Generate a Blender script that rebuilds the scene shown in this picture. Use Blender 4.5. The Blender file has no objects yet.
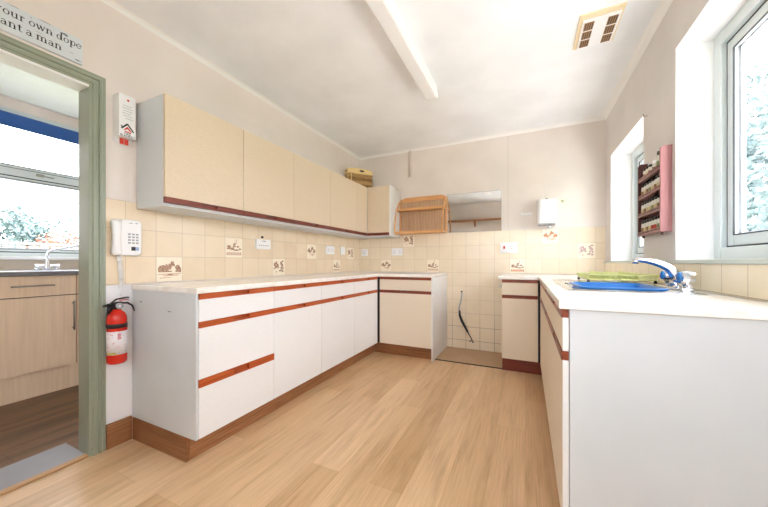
import bpy, bmesh, math, random
from mathutils import Vector, Matrix
random.seed(7)
C = bpy.context.scene.collection
SC = bpy.context.scene
PI = math.pi

# ---------------------------------------------------------------- materials
def lin(c):
    r = []
    for v in c:
        v = v / 255.0
        r.append(v / 12.92 if v <= .04045 else ((v + .055) / 1.055) ** 2.4)
    return (r[0], r[1], r[2], 1.0)

class N:
    """tiny node helper"""
    def __init__(s, name):
        s.m = bpy.data.materials.new(name); s.m.use_nodes = True
        s.t = s.m.node_tree; s.b = s.t.nodes['Principled BSDF']; s.out = s.t.nodes['Material Output']
    def n(s, typ, **kw):
        nd = s.t.nodes.new(typ)
        for k, v in kw.items():
            if k in nd.inputs: nd.inputs[k].default_value = v
            else: setattr(nd, k, v)
        return nd
    def l(s, a, b): s.t.links.new(a, b)
    def base(s, col, rough=.5, metal=0.0, spec=.5):
        s.b.inputs['Base Color'].default_value = col
        s.b.inputs['Roughness'].default_value = rough
        s.b.inputs['Metallic'].default_value = metal
        s.b.inputs['Specular IOR Level'].default_value = spec
        return s
    def obj(s): return s.n('ShaderNodeTexCoord').outputs['Object']
    def mapping(s, sc, rot=(0, 0, 0), loc=(0, 0, 0)):
        mp = s.n('ShaderNodeMapping'); s.l(s.obj(), mp.inputs['Vector'])
        mp.inputs['Scale'].default_value = sc; mp.inputs['Rotation'].default_value = rot; mp.inputs['Location'].default_value = loc
        return mp.outputs['Vector']
    def noise(s, vec, scale, detail=4, rough=.5):
        nz = s.n('ShaderNodeTexNoise'); s.l(vec, nz.inputs['Vector'])
        nz.inputs['Scale'].default_value = scale; nz.inputs['Detail'].default_value = detail; nz.inputs['Roughness'].default_value = rough
        return nz.outputs['Fac']
    def ramp(s, fac, stops):
        r = s.n('ShaderNodeValToRGB'); e = r.color_ramp.elements
        while len(e) < len(stops): e.new(.5)
        for i, (p, c) in enumerate(stops): e[i].position = p; e[i].color = c
        s.l(fac, r.inputs['Fac']); return r.outputs['Color']
    def mix(s, fac, a, b, blend='MIX'):
        m = s.n('ShaderNodeMix'); m.data_type = 'RGBA'; m.blend_type = blend
        for sock, v in ((m.inputs[0], fac), (m.inputs[6], a), (m.inputs[7], b)):
            if hasattr(v, 'links') or hasattr(v, 'is_linked'): s.l(v, sock)
            else: sock.default_value = v
        return m.outputs[2]
    def bump(s, h, strength=.2, dist=.01):
        b = s.n('ShaderNodeBump'); b.inputs['Strength'].default_value = strength; b.inputs['Distance'].default_value = dist
        s.l(h, b.inputs['Height']); s.l(b.outputs['Normal'], s.b.inputs['Normal'])

def plain(name, c, rough=.5, metal=0.0, spec=.5):
    return N(name).base(lin(c), rough, metal, spec).m

def paint(name, c, rough=.75, amt=.03, bump=.15, scale=60):
    k = N(name).base(lin(c), rough, 0, .3)
    v = k.obj()
    f = k.noise(v, 2.5, 3)
    d = tuple(max(0, x - 8) for x in c)
    k.l(k.ramp(f, [(.35, lin(d)), (.65, lin(c))]), k.b.inputs['Base Color'])
    k.bump(k.noise(v, scale, 5), bump, .003)
    return k.m

def wood(name, axis, light, dark, rough=.4, scale=1.0, stretch=14):
    k = N(name).base(lin(light), rough, 0, .4)
    s = [stretch * 3 * scale] * 3; s['xyz'.index(axis)] = 2.0 * scale
    v = k.mapping(s)
    f = k.noise(v, 2.2, 6, .6)
    k.l(k.ramp(f, [(.3, lin(dark)), (.7, lin(light))]), k.b.inputs['Base Color'])
    k.bump(f, .08, .002)
    return k.m

def linen(name, c, d):
    k = N(name).base(lin(c), .55, 0, .35)
    v1 = k.mapping((60, 60, 500)); v2 = k.mapping((500, 500, 60))
    a = k.noise(v1, 1.0, 2); b = k.noise(v2, 1.0, 2)
    ad = k.n('ShaderNodeMath', operation='ADD'); k.l(a, ad.inputs[0]); k.l(b, ad.inputs[1])
    hv = k.n('ShaderNodeMath', operation='MULTIPLY'); k.l(ad.outputs[0], hv.inputs[0]); hv.inputs[1].default_value = .5
    k.l(k.ramp(hv.outputs[0], [(.33, lin(d)), (.67, lin(c))]), k.b.inputs['Base Color'])
    return k.m

def tiles(name, ua, u0, v0, pitch, c1, c2, grout, dirty=None, rough=.25):
    """square wall tiles; ua is the world axis that runs along the wall"""
    k = N(name).base(lin(c1), rough, 0, .5)
    sp = k.n('ShaderNodeSeparateXYZ'); k.l(k.obj(), sp.inputs[0])
    cb = k.n('ShaderNodeCombineXYZ')
    su = k.n('ShaderNodeMath', operation='SUBTRACT'); k.l(sp.outputs['xyz'.index(ua)], su.inputs[0]); su.inputs[1].default_value = u0 - 40 * pitch
    sv = k.n('ShaderNodeMath', operation='SUBTRACT'); k.l(sp.outputs[2], sv.inputs[0]); sv.inputs[1].default_value = v0 - 40 * pitch
    k.l(su.outputs[0], cb.inputs[0]); k.l(sv.outputs[0], cb.inputs[1])
    br = k.n('ShaderNodeTexBrick'); k.l(cb.outputs[0], br.inputs['Vector'])
    br.offset = 0; br.squash = 1
    for i, val in (('Scale', 1.0), ('Mortar Size', .0016), ('Mortar Smooth', .2), ('Bias', 0), ('Brick Width', pitch), ('Row Height', pitch)):
        br.inputs[i].default_value = val
    br.inputs['Color1'].default_value = lin(c1); br.inputs['Color2'].default_value = lin(c2); br.inputs['Mortar'].default_value = lin(grout)
    col = br.outputs['Color']
    if dirty:
        mr = k.n('ShaderNodeMapRange'); k.l(sp.outputs[2], mr.inputs['Value'])
        mr.inputs['From Min'].default_value = .50; mr.inputs['From Max'].default_value = .25
        mu = k.n('ShaderNodeMath', operation='MULTIPLY'); k.l(mr.outputs[0], mu.inputs[0]); k.l(br.outputs['Fac'], mu.inputs[1])
        col = k.mix(mu.outputs[0], col, lin(dirty))
    f = k.noise(k.obj(), 9, 4)
    col = k.mix(.10, col, k.ramp(f, [(.3, lin((200, 170, 130))), (.7, lin((255, 250, 240)))]), 'MULTIPLY')
    k.l(col, k.b.inputs['Base Color'])
    inv = k.n('ShaderNodeMath', operation='SUBTRACT'); inv.inputs[0].default_value = 1; k.l(br.outputs['Fac'], inv.inputs[1])
    k.bump(inv.outputs[0], .35, .002)
    return k.m

def planks(name, cols, length, width, dark, rough=.35, grain=(0.86, .8)):
    k = N(name).base(lin(cols[0]), rough, 0, .45)
    sp = k.n('ShaderNodeSeparateXYZ'); k.l(k.obj(), sp.inputs[0])
    cb = k.n('ShaderNodeCombineXYZ')
    ay = k.n('ShaderNodeMath', operation='ADD'); k.l(sp.outputs[1], ay.inputs[0]); ay.inputs[1].default_value = 50
    ax = k.n('ShaderNodeMath', operation='ADD'); k.l(sp.outputs[0], ax.inputs[0]); ax.inputs[1].default_value = 50
    k.l(ay.outputs[0], cb.inputs[0]); k.l(ax.outputs[0], cb.inputs[1])
    br = k.n('ShaderNodeTexBrick'); k.l(cb.outputs[0], br.inputs['Vector']); br.offset = .37
    for i, val in (('Scale', 1.0), ('Mortar Size', .0009), ('Mortar Smooth', .3), ('Bias', 0), ('Brick Width', length), ('Row Height', width)):
        br.inputs[i].default_value = val
    br.inputs['Color1'].default_value = lin(cols[0]); br.inputs['Color2'].default_value = lin(cols[1]); br.inputs['Mortar'].default_value = lin(dark)
    # grain that differs from plank to plank
    fl = k.n('ShaderNodeMath', operation='FLOOR'); dv = k.n('ShaderNodeMath', operation='DIVIDE'); k.l(ax.outputs[0], dv.inputs[0]); dv.inputs[1].default_value = width
    k.l(dv.outputs[0], fl.inputs[0])
    off = k.n('ShaderNodeMath', operation='MULTIPLY'); k.l(fl.outputs[0], off.inputs[0]); off.inputs[1].default_value = 7.31
    gy = k.n('ShaderNodeMath', operation='ADD'); k.l(ay.outputs[0], gy.inputs[0]); k.l(off.outputs[0], gy.inputs[1])
    gx = k.n('ShaderNodeMath', operation='MULTIPLY'); k.l(ax.outputs[0], gx.inputs[0]); gx.inputs[1].default_value = 9
    c2 = k.n('ShaderNodeCombineXYZ'); k.l(gx.outputs[0], c2.inputs[0]); k.l(gy.outputs[0], c2.inputs[1])
    big = k.noise(c2.outputs[0], 1.6, 6, .62)
    gx2 = k.n('ShaderNodeMath', operation='MULTIPLY'); k.l(ax.outputs[0], gx2.inputs[0]); gx2.inputs[1].default_value = 60
    c3 = k.n('ShaderNodeCombineXYZ'); k.l(gx2.outputs[0], c3.inputs[0]); k.l(gy.outputs[0], c3.inputs[1])
    fine = k.noise(c3.outputs[0], 3.0, 4, .6)
    g1 = grain[0]; g2 = grain[1]
    col = k.mix(1.0, br.outputs['Color'], k.ramp(big, [(.28, (g2, g2 * .92, g2 * .84, 1)), (.5, (1, 1, 1, 1)), (.72, (1.06, 1.07, 1.09, 1))]), 'MULTIPLY')
    col = k.mix(1.0, col, k.ramp(fine, [(.3, (g1, g1 * .97, g1 * .94, 1)), (.65, (1, 1, 1, 1))]), 'MULTIPLY')
    # knots
    vo = k.n('ShaderNodeTexVoronoi'); mpk = k.n('ShaderNodeMapping'); k.l(k.obj(), mpk.inputs['Vector']); mpk.inputs['Scale'].default_value = (3.4, 1.5, 1)
    k.l(mpk.outputs[0], vo.inputs['Vector']); vo.inputs['Scale'].default_value = 1.3
    col = k.mix(1.0, col, k.ramp(vo.outputs['Distance'], [(.02, (.50, .38, .30, 1)), (.08, (1, 1, 1, 1))]), 'MULTIPLY')
    k.l(col, k.b.inputs['Base Color'])
    k.bump(fine, .05, .002)
    return k.m

def glass_pane(name, tint=(1, 1, 1, 1)):
    k = N(name); k.t.nodes.remove(k.b)
    tr = k.n('ShaderNodeBsdfTransparent'); tr.inputs['Color'].default_value = tint
    gl = k.n('ShaderNodeBsdfGlossy'); gl.inputs['Roughness'].default_value = .02
    lw = k.n('ShaderNodeLayerWeight'); lw.inputs['Blend'].default_value = .5
    pw = k.n('ShaderNodeMath', operation='POWER'); k.l(lw.outputs['Facing'], pw.inputs[0]); pw.inputs[1].default_value = 5
    fr = k.n('ShaderNodeMath', operation='MULTIPLY_ADD'); k.l(pw.outputs[0], fr.inputs[0]); fr.inputs[1].default_value = .55; fr.inputs[2].default_value = .03
    mx = k.n('ShaderNodeMixShader'); k.l(fr.outputs[0], mx.inputs[0]); k.l(tr.outputs[0], mx.inputs[1]); k.l(gl.outputs[0], mx.inputs[2])
    k.l(mx.outputs[0], k.out.inputs['Surface'])
    return k.m

def marble(name):
    k = N(name).base(lin((240, 240, 238)), .22, 0, .5)
    v = k.mapping((1, 1, 1))
    a = k.noise(v, 5, 8, .65); b = k.noise(v, 22, 5, .6)
    c = k.ramp(a, [(.30, lin((236, 231, 222))), (.45, lin((246, 244, 240))), (.55, lin((248, 247, 245)))])
    c = k.mix(.22, c, k.ramp(b, [(.35, lin((220, 210, 194))), (.6, lin((255, 255, 255)))]), 'MULTIPLY')
    k.l(c, k.b.inputs['Base Color'])
    return k.m

def two_tone_wall(name, upper, lower, zs):
    k = N(name).base(lin(upper), .75, 0, .3)
    sp = k.n('ShaderNodeSeparateXYZ'); k.l(k.obj(), sp.inputs[0])
    gt = k.n('ShaderNodeMath', operation='GREATER_THAN'); k.l(sp.outputs[2], gt.inputs[0]); gt.inputs[1].default_value = zs
    f = k.noise(k.obj(), 2.2, 3)
    up = k.ramp(f, [(.35, lin(tuple(x - 7 for x in upper))), (.65, lin(upper))])
    k.l(k.mix(gt.outputs[0], lin(lower), up), k.b.inputs['Base Color'])
    k.bump(k.noise(k.obj(), 70, 5), .12, .003)
    return k.m

M = {}
M['ceiling'] = paint('ceiling_stipple', (243, 245, 248), .85, bump=.45, scale=45)
M['wall_left'] = two_tone_wall('wall_paint_left', (235, 226, 221), (241, 241, 244), .9)
M['wall_back'] = paint('wall_paint_back', (231, 222, 215))
M['wall_right'] = paint('wall_paint_right', (222, 217, 213))
M['reveal'] = paint('reveal_white', (246, 246, 246))
M['white_gloss'] = plain('white_gloss', (240, 240, 240), .3)
M['conduit'] = plain('conduit_paint', (212, 198, 188), .5)
M['cove'] = plain('cove_white', (240, 239, 237), .6)
M['floor'] = planks('oak_laminate', ((230, 197, 157), (211, 174, 131)), 1.25, .165, (202, 163, 120), .32, (.80, .75))
M['floor_dark'] = planks('dark_floor', ((132, 100, 74), (100, 74, 54)), 1.1, .14, (50, 36, 28), .42, (.62, .45))
M['oak_strip'] = wood('oak_strip', 'y', (206, 165, 118), (178, 135, 92))
M['sill_grey'] = paint('threshold_grey', (158, 159, 166), .5)
M['vinyl'] = paint('vinyl_brown', (188, 158, 128), .6)
M['green_gloss'] = plain('sage_gloss', (150, 158, 140), .3)
M['pvc'] = plain('white_upvc', (212, 220, 222), .3)
M['spacer'] = plain('spacer_silver', (222, 226, 238), .35)
M['gasket'] = plain('dark_gasket', (60, 68, 74), .6)
M['glass'] = glass_pane('window_glass')
M['sill'] = plain('sill_paint', (196, 206, 198), .35)
M['linen_white'] = linen('linen_white', (241, 242, 244), (232, 233, 235))
M['linen_cream'] = linen('linen_cream', (228, 211, 188), (214, 196, 171))
M['linen_pale'] = linen('linen_pale', (233, 222, 204), (223, 210, 190))
M['rail_shaded_y'] = wood('shaded_rail_y', 'y', (150, 76, 50), (110, 50, 32), .35)  # same rail wood, with the shade of the back and right runs painted in
M['rail_shaded_x'] = wood('shaded_rail_x', 'x', (150, 76, 50), (110, 50, 32), .35)
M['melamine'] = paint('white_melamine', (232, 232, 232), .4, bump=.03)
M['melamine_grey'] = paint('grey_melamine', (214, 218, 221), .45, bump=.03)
M['dark'] = plain('dark_gap', (48, 44, 44), .7)
M['rail_y'] = wood('rail_wood_y', 'y', (196, 98, 52), (160, 70, 32), .35)
M['rail_x'] = wood('rail_wood_x', 'x', (184, 94, 54), (142, 64, 32), .35)
M['dark_red_y'] = wood('dark_red_wood_y', 'y', (134, 66, 52), (104, 44, 34), .35)  # darker, redder tone of the rail wood
M['dark_red_x'] = wood('dark_red_wood_x', 'x', (134, 66, 52), (104, 44, 34), .35)
M['plinth_x'] = wood('plinth_wood_x', 'x', (164, 114, 78), (122, 76, 46), .4)
M['plinth_y'] = wood('plinth_wood_y', 'y', (178, 128, 90), (138, 90, 58), .4)
M['worktop'] = marble('marble_laminate')
M['tile_left'] = tiles('cream_tiles_left', 'y', 1.102, .905, .1588, (238, 222, 197), (234, 216, 189), (206, 191, 169))
M['tile_back'] = tiles('cream_tiles_back', 'x', -.007, .905, .1605, (240, 227, 205), (236, 222, 197), (204, 190, 170), dirty=(96, 78, 58))
M['tile_right'] = tiles('cream_tiles_right', 'y', 1.677, .905, .1600, (240, 230, 206), (235, 222, 194), (186, 170, 144))
M['tile_pic'] = plain('picture_tile_glaze', (246, 234, 214), .25)
def printed(name, a, b):
    k = N(name).base(lin(a), .35, 0, .4)
    f = k.noise(k.obj(), 95, 4, .7)
    k.l(k.ramp(f, [(.40, lin(a)), (.60, lin(b))]), k.b.inputs['Base Color'])
    return k.m
M['motif'] = printed('sepia_print', (136, 98, 76), (192, 158, 130))
M['motif_pale'] = plain('pale_sepia_print', (206, 176, 150), .35)
M['motif_rust'] = printed('rust_print', (184, 116, 74), (222, 172, 132))
M['motif_mauve'] = printed('mauve_print', (164, 132, 128), (214, 190, 182))
M['plastic'] = plain('white_plastic', (240, 240, 241), .35)
M['plastic_grey'] = plain('grey_plastic', (170, 172, 178), .4)
M['plastic_cream'] = plain('cream_plastic', (234, 214, 176), .4)
M['plastic_tan'] = plain('tan_plastic', (150, 110, 66), .5)
M['black'] = plain('black_plastic', (30, 28, 28), .4)
M['ink'] = plain('black_ink', (52, 54, 62), .7)
M['red'] = plain('red_enamel', (212, 44, 30), .22)
M['red_print'] = plain('red_print', (206, 60, 44), .5)
M['label'] = plain('label_white', (238, 232, 234), .4)
M['label_pink'] = plain('label_pink', (214, 150, 160), .4)
M['label_blue'] = plain('label_blue', (150, 172, 210), .4)
M['label_yellow'] = plain('label_yellow', (214, 196, 70), .4)
M['steel'] = plain('stainless_steel', (214, 216, 218), .24, 1)
M['chrome'] = plain('chrome', (226, 228, 232), .07, 1)
M['nickel'] = plain('brushed_nickel', (150, 146, 140), .35, 1)
M['blue_bowl'] = plain('blue_plastic', (18, 108, 186), .3)
M['blue_reflection'] = plain('blue_reflection', (40, 112, 180), .2)  # blue of the bowl's reflection, put into the colour
M['lime'] = plain('lime_plastic', (214, 220, 148), .4)
M['bamboo'] = wood('bamboo', 'x', (226, 176, 122), (204, 148, 94), .4)
M['bamboo_v'] = wood('bamboo_upright', 'z', (226, 176, 122), (204, 148, 94), .4)
M['slat'] = wood('slat_wood', 'z', (208, 176, 142), (180, 146, 114), .5)
M['wicker'] = wood('wicker', 'x', (170, 132, 84), (120, 88, 52), .7)
M['wicker_light'] = wood('wicker_pale', 'x', (206, 172, 118), (160, 124, 78), .7)
M['straw'] = plain('pale_straw', (238, 212, 152), .6)
M['mirror'] = plain('mirror_silver', (236, 238, 238), .015, 1)
M['mirror_edge'] = plain('mirror_edge', (120, 126, 122), .3)
M['pink_wood'] = paint('pink_paint', (174, 122, 122), .5, bump=.1)
M['rail_pink'] = paint('dusty_pink_paint', (156, 116, 112), .5, bump=.1)
M['red_wood'] = paint('maroon_paint', (92, 52, 52), .5, bump=.1)
M['jar_glass'] = plain('jar_glass', (214, 212, 200), .12)
M['spice_a'] = plain('spice_straw', (196, 176, 130), .5)
M['spice_b'] = plain('spice_brown', (132, 100, 66), .5)
M['spice_c'] = plain('spice_red', (176, 52, 40), .5)
M['spice_d'] = plain('spice_green', (126, 128, 84), .5)
M['sign_board'] = paint('distressed_white_wood', (222, 228, 234), .6, bump=.2, scale=30)
M['sign_worn'] = plain('worn_patch', (128, 138, 146), .7)
M['beech'] = wood('beech_laminate', 'z', (224, 200, 172), (210, 184, 156), .45, .5)
M['slate'] = plain('slate_laminate', (112, 110, 114), .4)
M['slate_top'] = plain('pale_grey_top', (190, 194, 204), .25)
M['blue_blind'] = plain('blue_blind', (34, 84, 158), .55)
M['upstand'] = plain('beige_tile', (214, 200, 180), .3)
M['shelf_wood'] = wood('shelf_pine', 'x', (176, 122, 80), (150, 98, 60), .5)
M['grass'] = paint('lawn', (126, 134, 104), .9, bump=.4)
M['paving_bounce'] = paint('bounce_paving', (206, 204, 200), .85, bump=.3)  # pale tone chosen to bounce daylight upwards
M['bark'] = paint('bark', (92, 74, 60), .9, bump=.5)
M['fence'] = paint('fence_white', (150, 146, 146), .7)
M['fence_gap'] = plain('fence_gap', (110, 104, 104), .8)
M['stain'] = plain('scuff', (110, 108, 106), .7)
M['plaster'] = plain('bare_plaster', (228, 226, 206), .8)
M['plaster_dark'] = plain('bare_plaster_dark', (176, 176, 146), .8)
M['crack'] = plain('joint_line', (200, 188, 178), .8)
def leafmat(name, a, b):
    k = N(name).base(lin(a), .6, 0, .3)
    f = k.noise(k.obj(), 3.0, 3)
    k.l(k.ramp(f, [(.35, lin(b)), (.65, lin(a))]), k.b.inputs['Base Color'])
    return k.m
M['leaf_blue'] = leafmat('leaf_bluegreen', (130, 148, 150), (90, 110, 114))
M['leaf_green'] = leafmat('leaf_green', (118, 128, 96), (78, 92, 66))
M['leaf_yellow'] = leafmat('leaf_yellow', (158, 152, 92), (112, 114, 70))
M['leaf_rust'] = leafmat('leaf_rust', (170, 122, 104), (126, 92, 80))

# ---------------------------------------------------------------- mesh tools
def box(bm, x0, x1, y0, y1, z0, z1, bev=0.0):
    if x0 > x1: x0, x1 = x1, x0
    if y0 > y1: y0, y1 = y1, y0
    if z0 > z1: z0, z1 = z1, z0
    vs = [bm.verts.new(p) for p in ((x0, y0, z0), (x1, y0, z0), (x1, y1, z0), (x0, y1, z0), (x0, y0, z1), (x1, y0, z1), (x1, y1, z1), (x0, y1, z1))]
    fs = [bm.faces.new([vs[i] for i in q]) for q in ((0, 3, 2, 1), (4, 5, 6, 7), (0, 1, 5, 4), (1, 2, 6, 5), (2, 3, 7, 6), (3, 0, 4, 7))]
    if bev > 0:
        es = list({e for f in fs for e in f.edges})
        bmesh.ops.bevel(bm, geom=es, offset=bev, segments=2, affect='EDGES', profile=.5)

def frame_of(d):
    d = d.normalized()
    a = Vector((0, 0, 1)) if abs(d.z) < .9 else Vector((1, 0, 0))
    u = d.cross(a).normalized(); v = u.cross(d).normalized()
    return u, v

def tube(bm, pts, r, seg=10, caps=True, squash=1.0):
    pts = [Vector(p) for p in pts]
    rs = r if isinstance(r, (list, tuple)) else [r] * len(pts)
    rings = []; u = None
    for i, p in enumerate(pts):
        d = (pts[min(i + 1, len(pts) - 1)] - pts[max(i - 1, 0)])
        if u is None: u, v = frame_of(d)
        else:
            dn = d.normalized(); u = (u - dn * u.dot(dn)).normalized(); v = u.cross(dn).normalized()
        rings.append([bm.verts.new(p + (u * math.cos(2 * PI * k / seg) + v * math.sin(2 * PI * k / seg) * squash) * rs[i]) for k in range(seg)])
    for a, b in zip(rings, rings[1:]):
        for k in range(seg):
            f = bm.faces.new((a[k], a[(k + 1) % seg], b[(k + 1) % seg], b[k])); f.smooth = True
    if caps:
        bm.faces.new(rings[0][::-1]); bm.faces.new(rings[-1])

def loop_tube(bm, pts, r, seg=6):
    tube(bm, list(pts) + [pts[0]], r, seg, caps=False)

def lathe(bm, prof, seg=24, at=(0, 0, 0), axis='z', smooth=True):
    at = Vector(at); rings = []
    def P(r, h, a):
        c, s = r * math.cos(a), r * math.sin(a)
        return at + (Vector((c, s, h)) if axis == 'z' else Vector((h, c, s)) if axis == 'x' else Vector((s, h, c)))
    for r, h in prof:
        rings.append([bm.verts.new(P(max(r, 1e-5), h, 2 * PI * k / seg)) for k in range(seg)])
    for a, b in zip(rings, rings[1:]):
        for k in range(seg):
            f = bm.faces.new((a[k], a[(k + 1) % seg], b[(k + 1) % seg], b[k])); f.smooth = smooth
    if prof[0][0] > 1e-4: bm.faces.new(rings[0][::-1])
    if prof[-1][0] > 1e-4: bm.faces.new(rings[-1])

def prism(bm, pts2, place, d):
    """polygon (u,v) extruded by d; place(u,v,n) -> world"""
    a = [bm.verts.new(place(u, v, 0)) for u, v in pts2]; b = [bm.verts.new(place(u, v, d)) for u, v in pts2]
    n = len(a)
    try:
        bm.faces.new(a[::-1]); bm.faces.new(b)
    except ValueError: pass
    for i in range(n):
        try: bm.faces.new((a[i], a[(i + 1) % n], b[(i + 1) % n], b[i]))
        except ValueError: pass

def rrect(u0, u1, v0, v1, r, seg=5):
    out = []
    for cu, cv, a0 in ((u1 - r, v0 + r, -90), (u1 - r, v1 - r, 0), (u0 + r, v1 - r, 90), (u0 + r, v0 + r, 180)):
        for k in range(seg + 1):
            a = math.radians(a0 + 90 * k / seg); out.append((cu + r * math.cos(a), cv + r * math.sin(a)))
    return out

LOC = {}
def new_bm(): return bmesh.new()
def obj(name, bm, m, parent=None, loc=None, smooth=False):
    """links bm (world coordinates) as one mesh object; parts share their thing's origin"""
    off = Vector(LOC[parent]) if parent is not None else Vector(loc or (0, 0, 0))
    bmesh.ops.recalc_face_normals(bm, faces=bm.faces)
    for v in bm.verts: v.co -= off
    me = bpy.data.meshes.new(name); bm.to_mesh(me); bm.free()
    if smooth:
        for p in me.polygons: p.use_smooth = True
    ms = m if isinstance(m, (list, tuple)) else [m]
    for k in ms: me.materials.append(k)
    o = bpy.data.objects.new(name, me); C.objects.link(o)
    if parent is None: o.location = off
    else: o.parent = parent
    LOC[o] = tuple(off)
    return o
def tag(o, label=None, cat=None, group=None, kind=None):
    if label: o['label'] = label
    if cat: o['category'] = cat
    if group: o['group'] = group
    if kind: o['kind'] = kind
    return o
def thing(name, label, cat, loc, group=None):
    o = bpy.data.objects.new(name, None); C.objects.link(o); o.location = loc; o.empty_display_size = .05
    LOC[o] = tuple(loc)
    return tag(o, label, cat, group)
def B(name, m, boxes, parent=None, loc=None, bev=0.0):
    bm = new_bm()
    for b in boxes: box(bm, *b, bev=bev)
    return obj(name, bm, m, parent, loc)
def struct(o): o['kind'] = 'structure'; return o

# ---------------------------------------------------------------- room numbers (metres, from the photograph)
XL, XR, YB, YF, ZC = -2.093, .716, 3.674, -.35, 2.48
XO = -2.20            # far face of the left wall
XW = -4.0             # window wall of the room beyond the doorway
XG = .95              # outer face of right wall

struct(B('floor', M['floor'], [(-2.10, 1.0, -.45, 3.8, -.1, 0)]))
struct(B('ceiling', M['ceiling'], [(-2.21, .97, -.45, 3.8, 2.48, 2.56)]))
# left wall with the doorway (Y .05 - .785, top 1.96)
struct(B('wall_left', M['wall_left'], [(XO, XL, .800, 3.8, 0, 2.5), (XO, XL, -.45, -.015, 0, 2.5), (XO, XL, -.015, .800, 1.97, 2.5)]))
struct(B('wall_back', M['wall_back'], [(-2.2, .97, YB, 3.8, 0, 2.5)]))
# right wall with two window openings
W1 = (.75, 2.105, 1.035, 2.158); W2 = (2.592, 3.458, 1.035, 2.02)
bm = new_bm()
for y0, y1, z0, z1 in ((-.45, W1[0], 0, 2.5), (W1[1], W2[0], 0, 2.5), (W2[1], 3.8, 0, 2.5), (W1[0], W1[1], 0, W1[2]), (W1[0], W1[1], W1[3], 2.5), (W2[0], W2[1], 0, W2[2]), (W2[0], W2[1], W2[3], 2.5)):
    box(bm, XR, XG, y0, y1, z0, z1)
bm.normal_update()
for f in bm.faces:
    c = f.calc_center_median()
    if XR + .01 < c.x < XG - .01 and W1[2] - .01 < c.z < W1[3] + .01: f.material_index = 1
o = struct(obj('wall_right', bm, [M['wall_right'], M['reveal']]))
# front wall (behind the camera) with an unseen door and window added for fill light
struct(B('wall_front', M['wall_back'], [(-2.2, -1.20, YF - .1, YF, 0, 2.5), (-.55, -.35, YF - .1, YF, 0, 2.5), (-1.20, -.55, YF - .1, YF, 0, .95), (-1.20, -.55, YF - .1, YF, 1.76, 2.5), (.60, .97, YF - .1, YF, 0, 2.5), (-.35, .60, YF - .1, YF, 2.08, 2.5)]))
d1 = struct(B('fill_door', M['pvc'], [(-.35, -.27, YF - .08, YF - .02, 0, 2.08), (.52, .60, YF - .08, YF - .02, 0, 2.08), (-.27, .52, YF - .08, YF - .02, 1.98, 2.08), (-.27, .52, YF - .08, YF - .02, 0, 1.05)]))  # unseen glazed door put in to let in fill light
B('glass_pane', M['glass'], [(-.27, .52, YF - .052, YF - .048, 1.05, 1.98)], d1)
bm = new_bm(); tube(bm, [(.50, YF - .02, .98), (.50, YF + .03, .98), (.40, YF + .03, .98)], .009); obj('door_handle', bm, M['nickel'], d1)

w4 = struct(B('fill_window', M['pvc'], [(-1.20, -1.14, YF - .09, YF - .03, .95, 1.76), (-.61, -.55, YF - .09, YF - .03, .95, 1.76), (-1.14, -.61, YF - .09, YF - .03, .95, 1.01), (-1.14, -.61, YF - .09, YF - .03, 1.70, 1.76)], bev=.004))  # unseen window put in to brighten the surfaces facing it
B('glass_pane', M['glass'], [(-1.14, -.61, YF - .062, YF - .058, 1.01, 1.70)], w4)
# room beyond the doorway
struct(B('floor_utility', M['floor_dark'], [(-4.1, XO, -.7, 2.6, -.1, 0)]))
struct(B('ceiling_utility', M['ceiling'], [(-4.1, XO, -.7, 2.6, 2.44, 2.52)]))
W3 = (.35, 1.95, 1.075, 2.345)
struct(B('wall_utility_window', M['wall_back'], [(-4.12, XW, -.7, 2.6, 0, W3[2]), (-4.12, XW, -.7, 2.6, W3[3], 2.5), (-4.12, XW, -.7, W3[0], W3[2], W3[3]), (-4.12, XW, W3[1], 2.6, W3[2], W3[3])]))
struct(B('wall_utility_near', M['wall_back'], [(-4.12, XO, -.8, -.7, 0, 2.5)]))
struct(B('wall_utility_far', M['wall_back'], [(-4.12, XO, 2.5, 2.6, 0, 2.5)]))
# threshold
struct(B('trim_1', M['sill_grey'], [(-2.36, -2.12, 0.0, .784, 0, .006)]))
struct(B('trim_2', M['oak_strip'], [(-2.125, -2.088, 0.0, .784, 0, .011)], bev=.003))

# door lining and casing
cas = struct(B('trim_3', M['green_gloss'], [(XO - .005, XL + .002, .784, .800, 0, 1.966), (XO - .005, XL + .002, -.015, .001, 0, 1.966)]))
bm = new_bm()
prof = [(.0, .003), (.010, .005), (.013, .012), (.028, .012), (.031, .007), (.036, .007), (.039, .015), (.048, .015), (.052, .010), (.064, .012), (.066, .010), (.066, 0), (0, 0)]   # across, out
def casing_leg(y_in, sgn, ztop):
    ring = []
    for z, mitre in ((0, 0), (ztop, 1)):
        ring.append([bm.verts.new((XL + n, y_in + sgn * a, z + (a if mitre else 0))) for a, n in prof])
    for i in range(len(prof)):
        bm.faces.new((ring[0][i], ring[0][(i + 1) % len(prof)], ring[1][(i + 1) % len(prof)], ring[1][i]))
    bm.faces.new(ring[0])
    return ring[1]
ra = casing_leg(.786, 1, 1.968); rb = casing_leg(-.001, -1, 1.968)
for i in range(len(prof)): bm.faces.new((ra[i], ra[(i + 1) % len(prof)], rb[(i + 1) % len(prof)], rb[i]))
struct(obj('trim_4', bm, M['green_gloss']))
struct(B('trim_5', M['white_gloss'], [(XO - .005, XL + .002, .001, .784, 1.956, 1.970)]))

# skirting on the left wall between casing and cabinets
struct(B('baseboard_left', M['plinth_y'], [(XL, XL + .016, .853, .972, 0, .135)], bev=.002))

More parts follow.
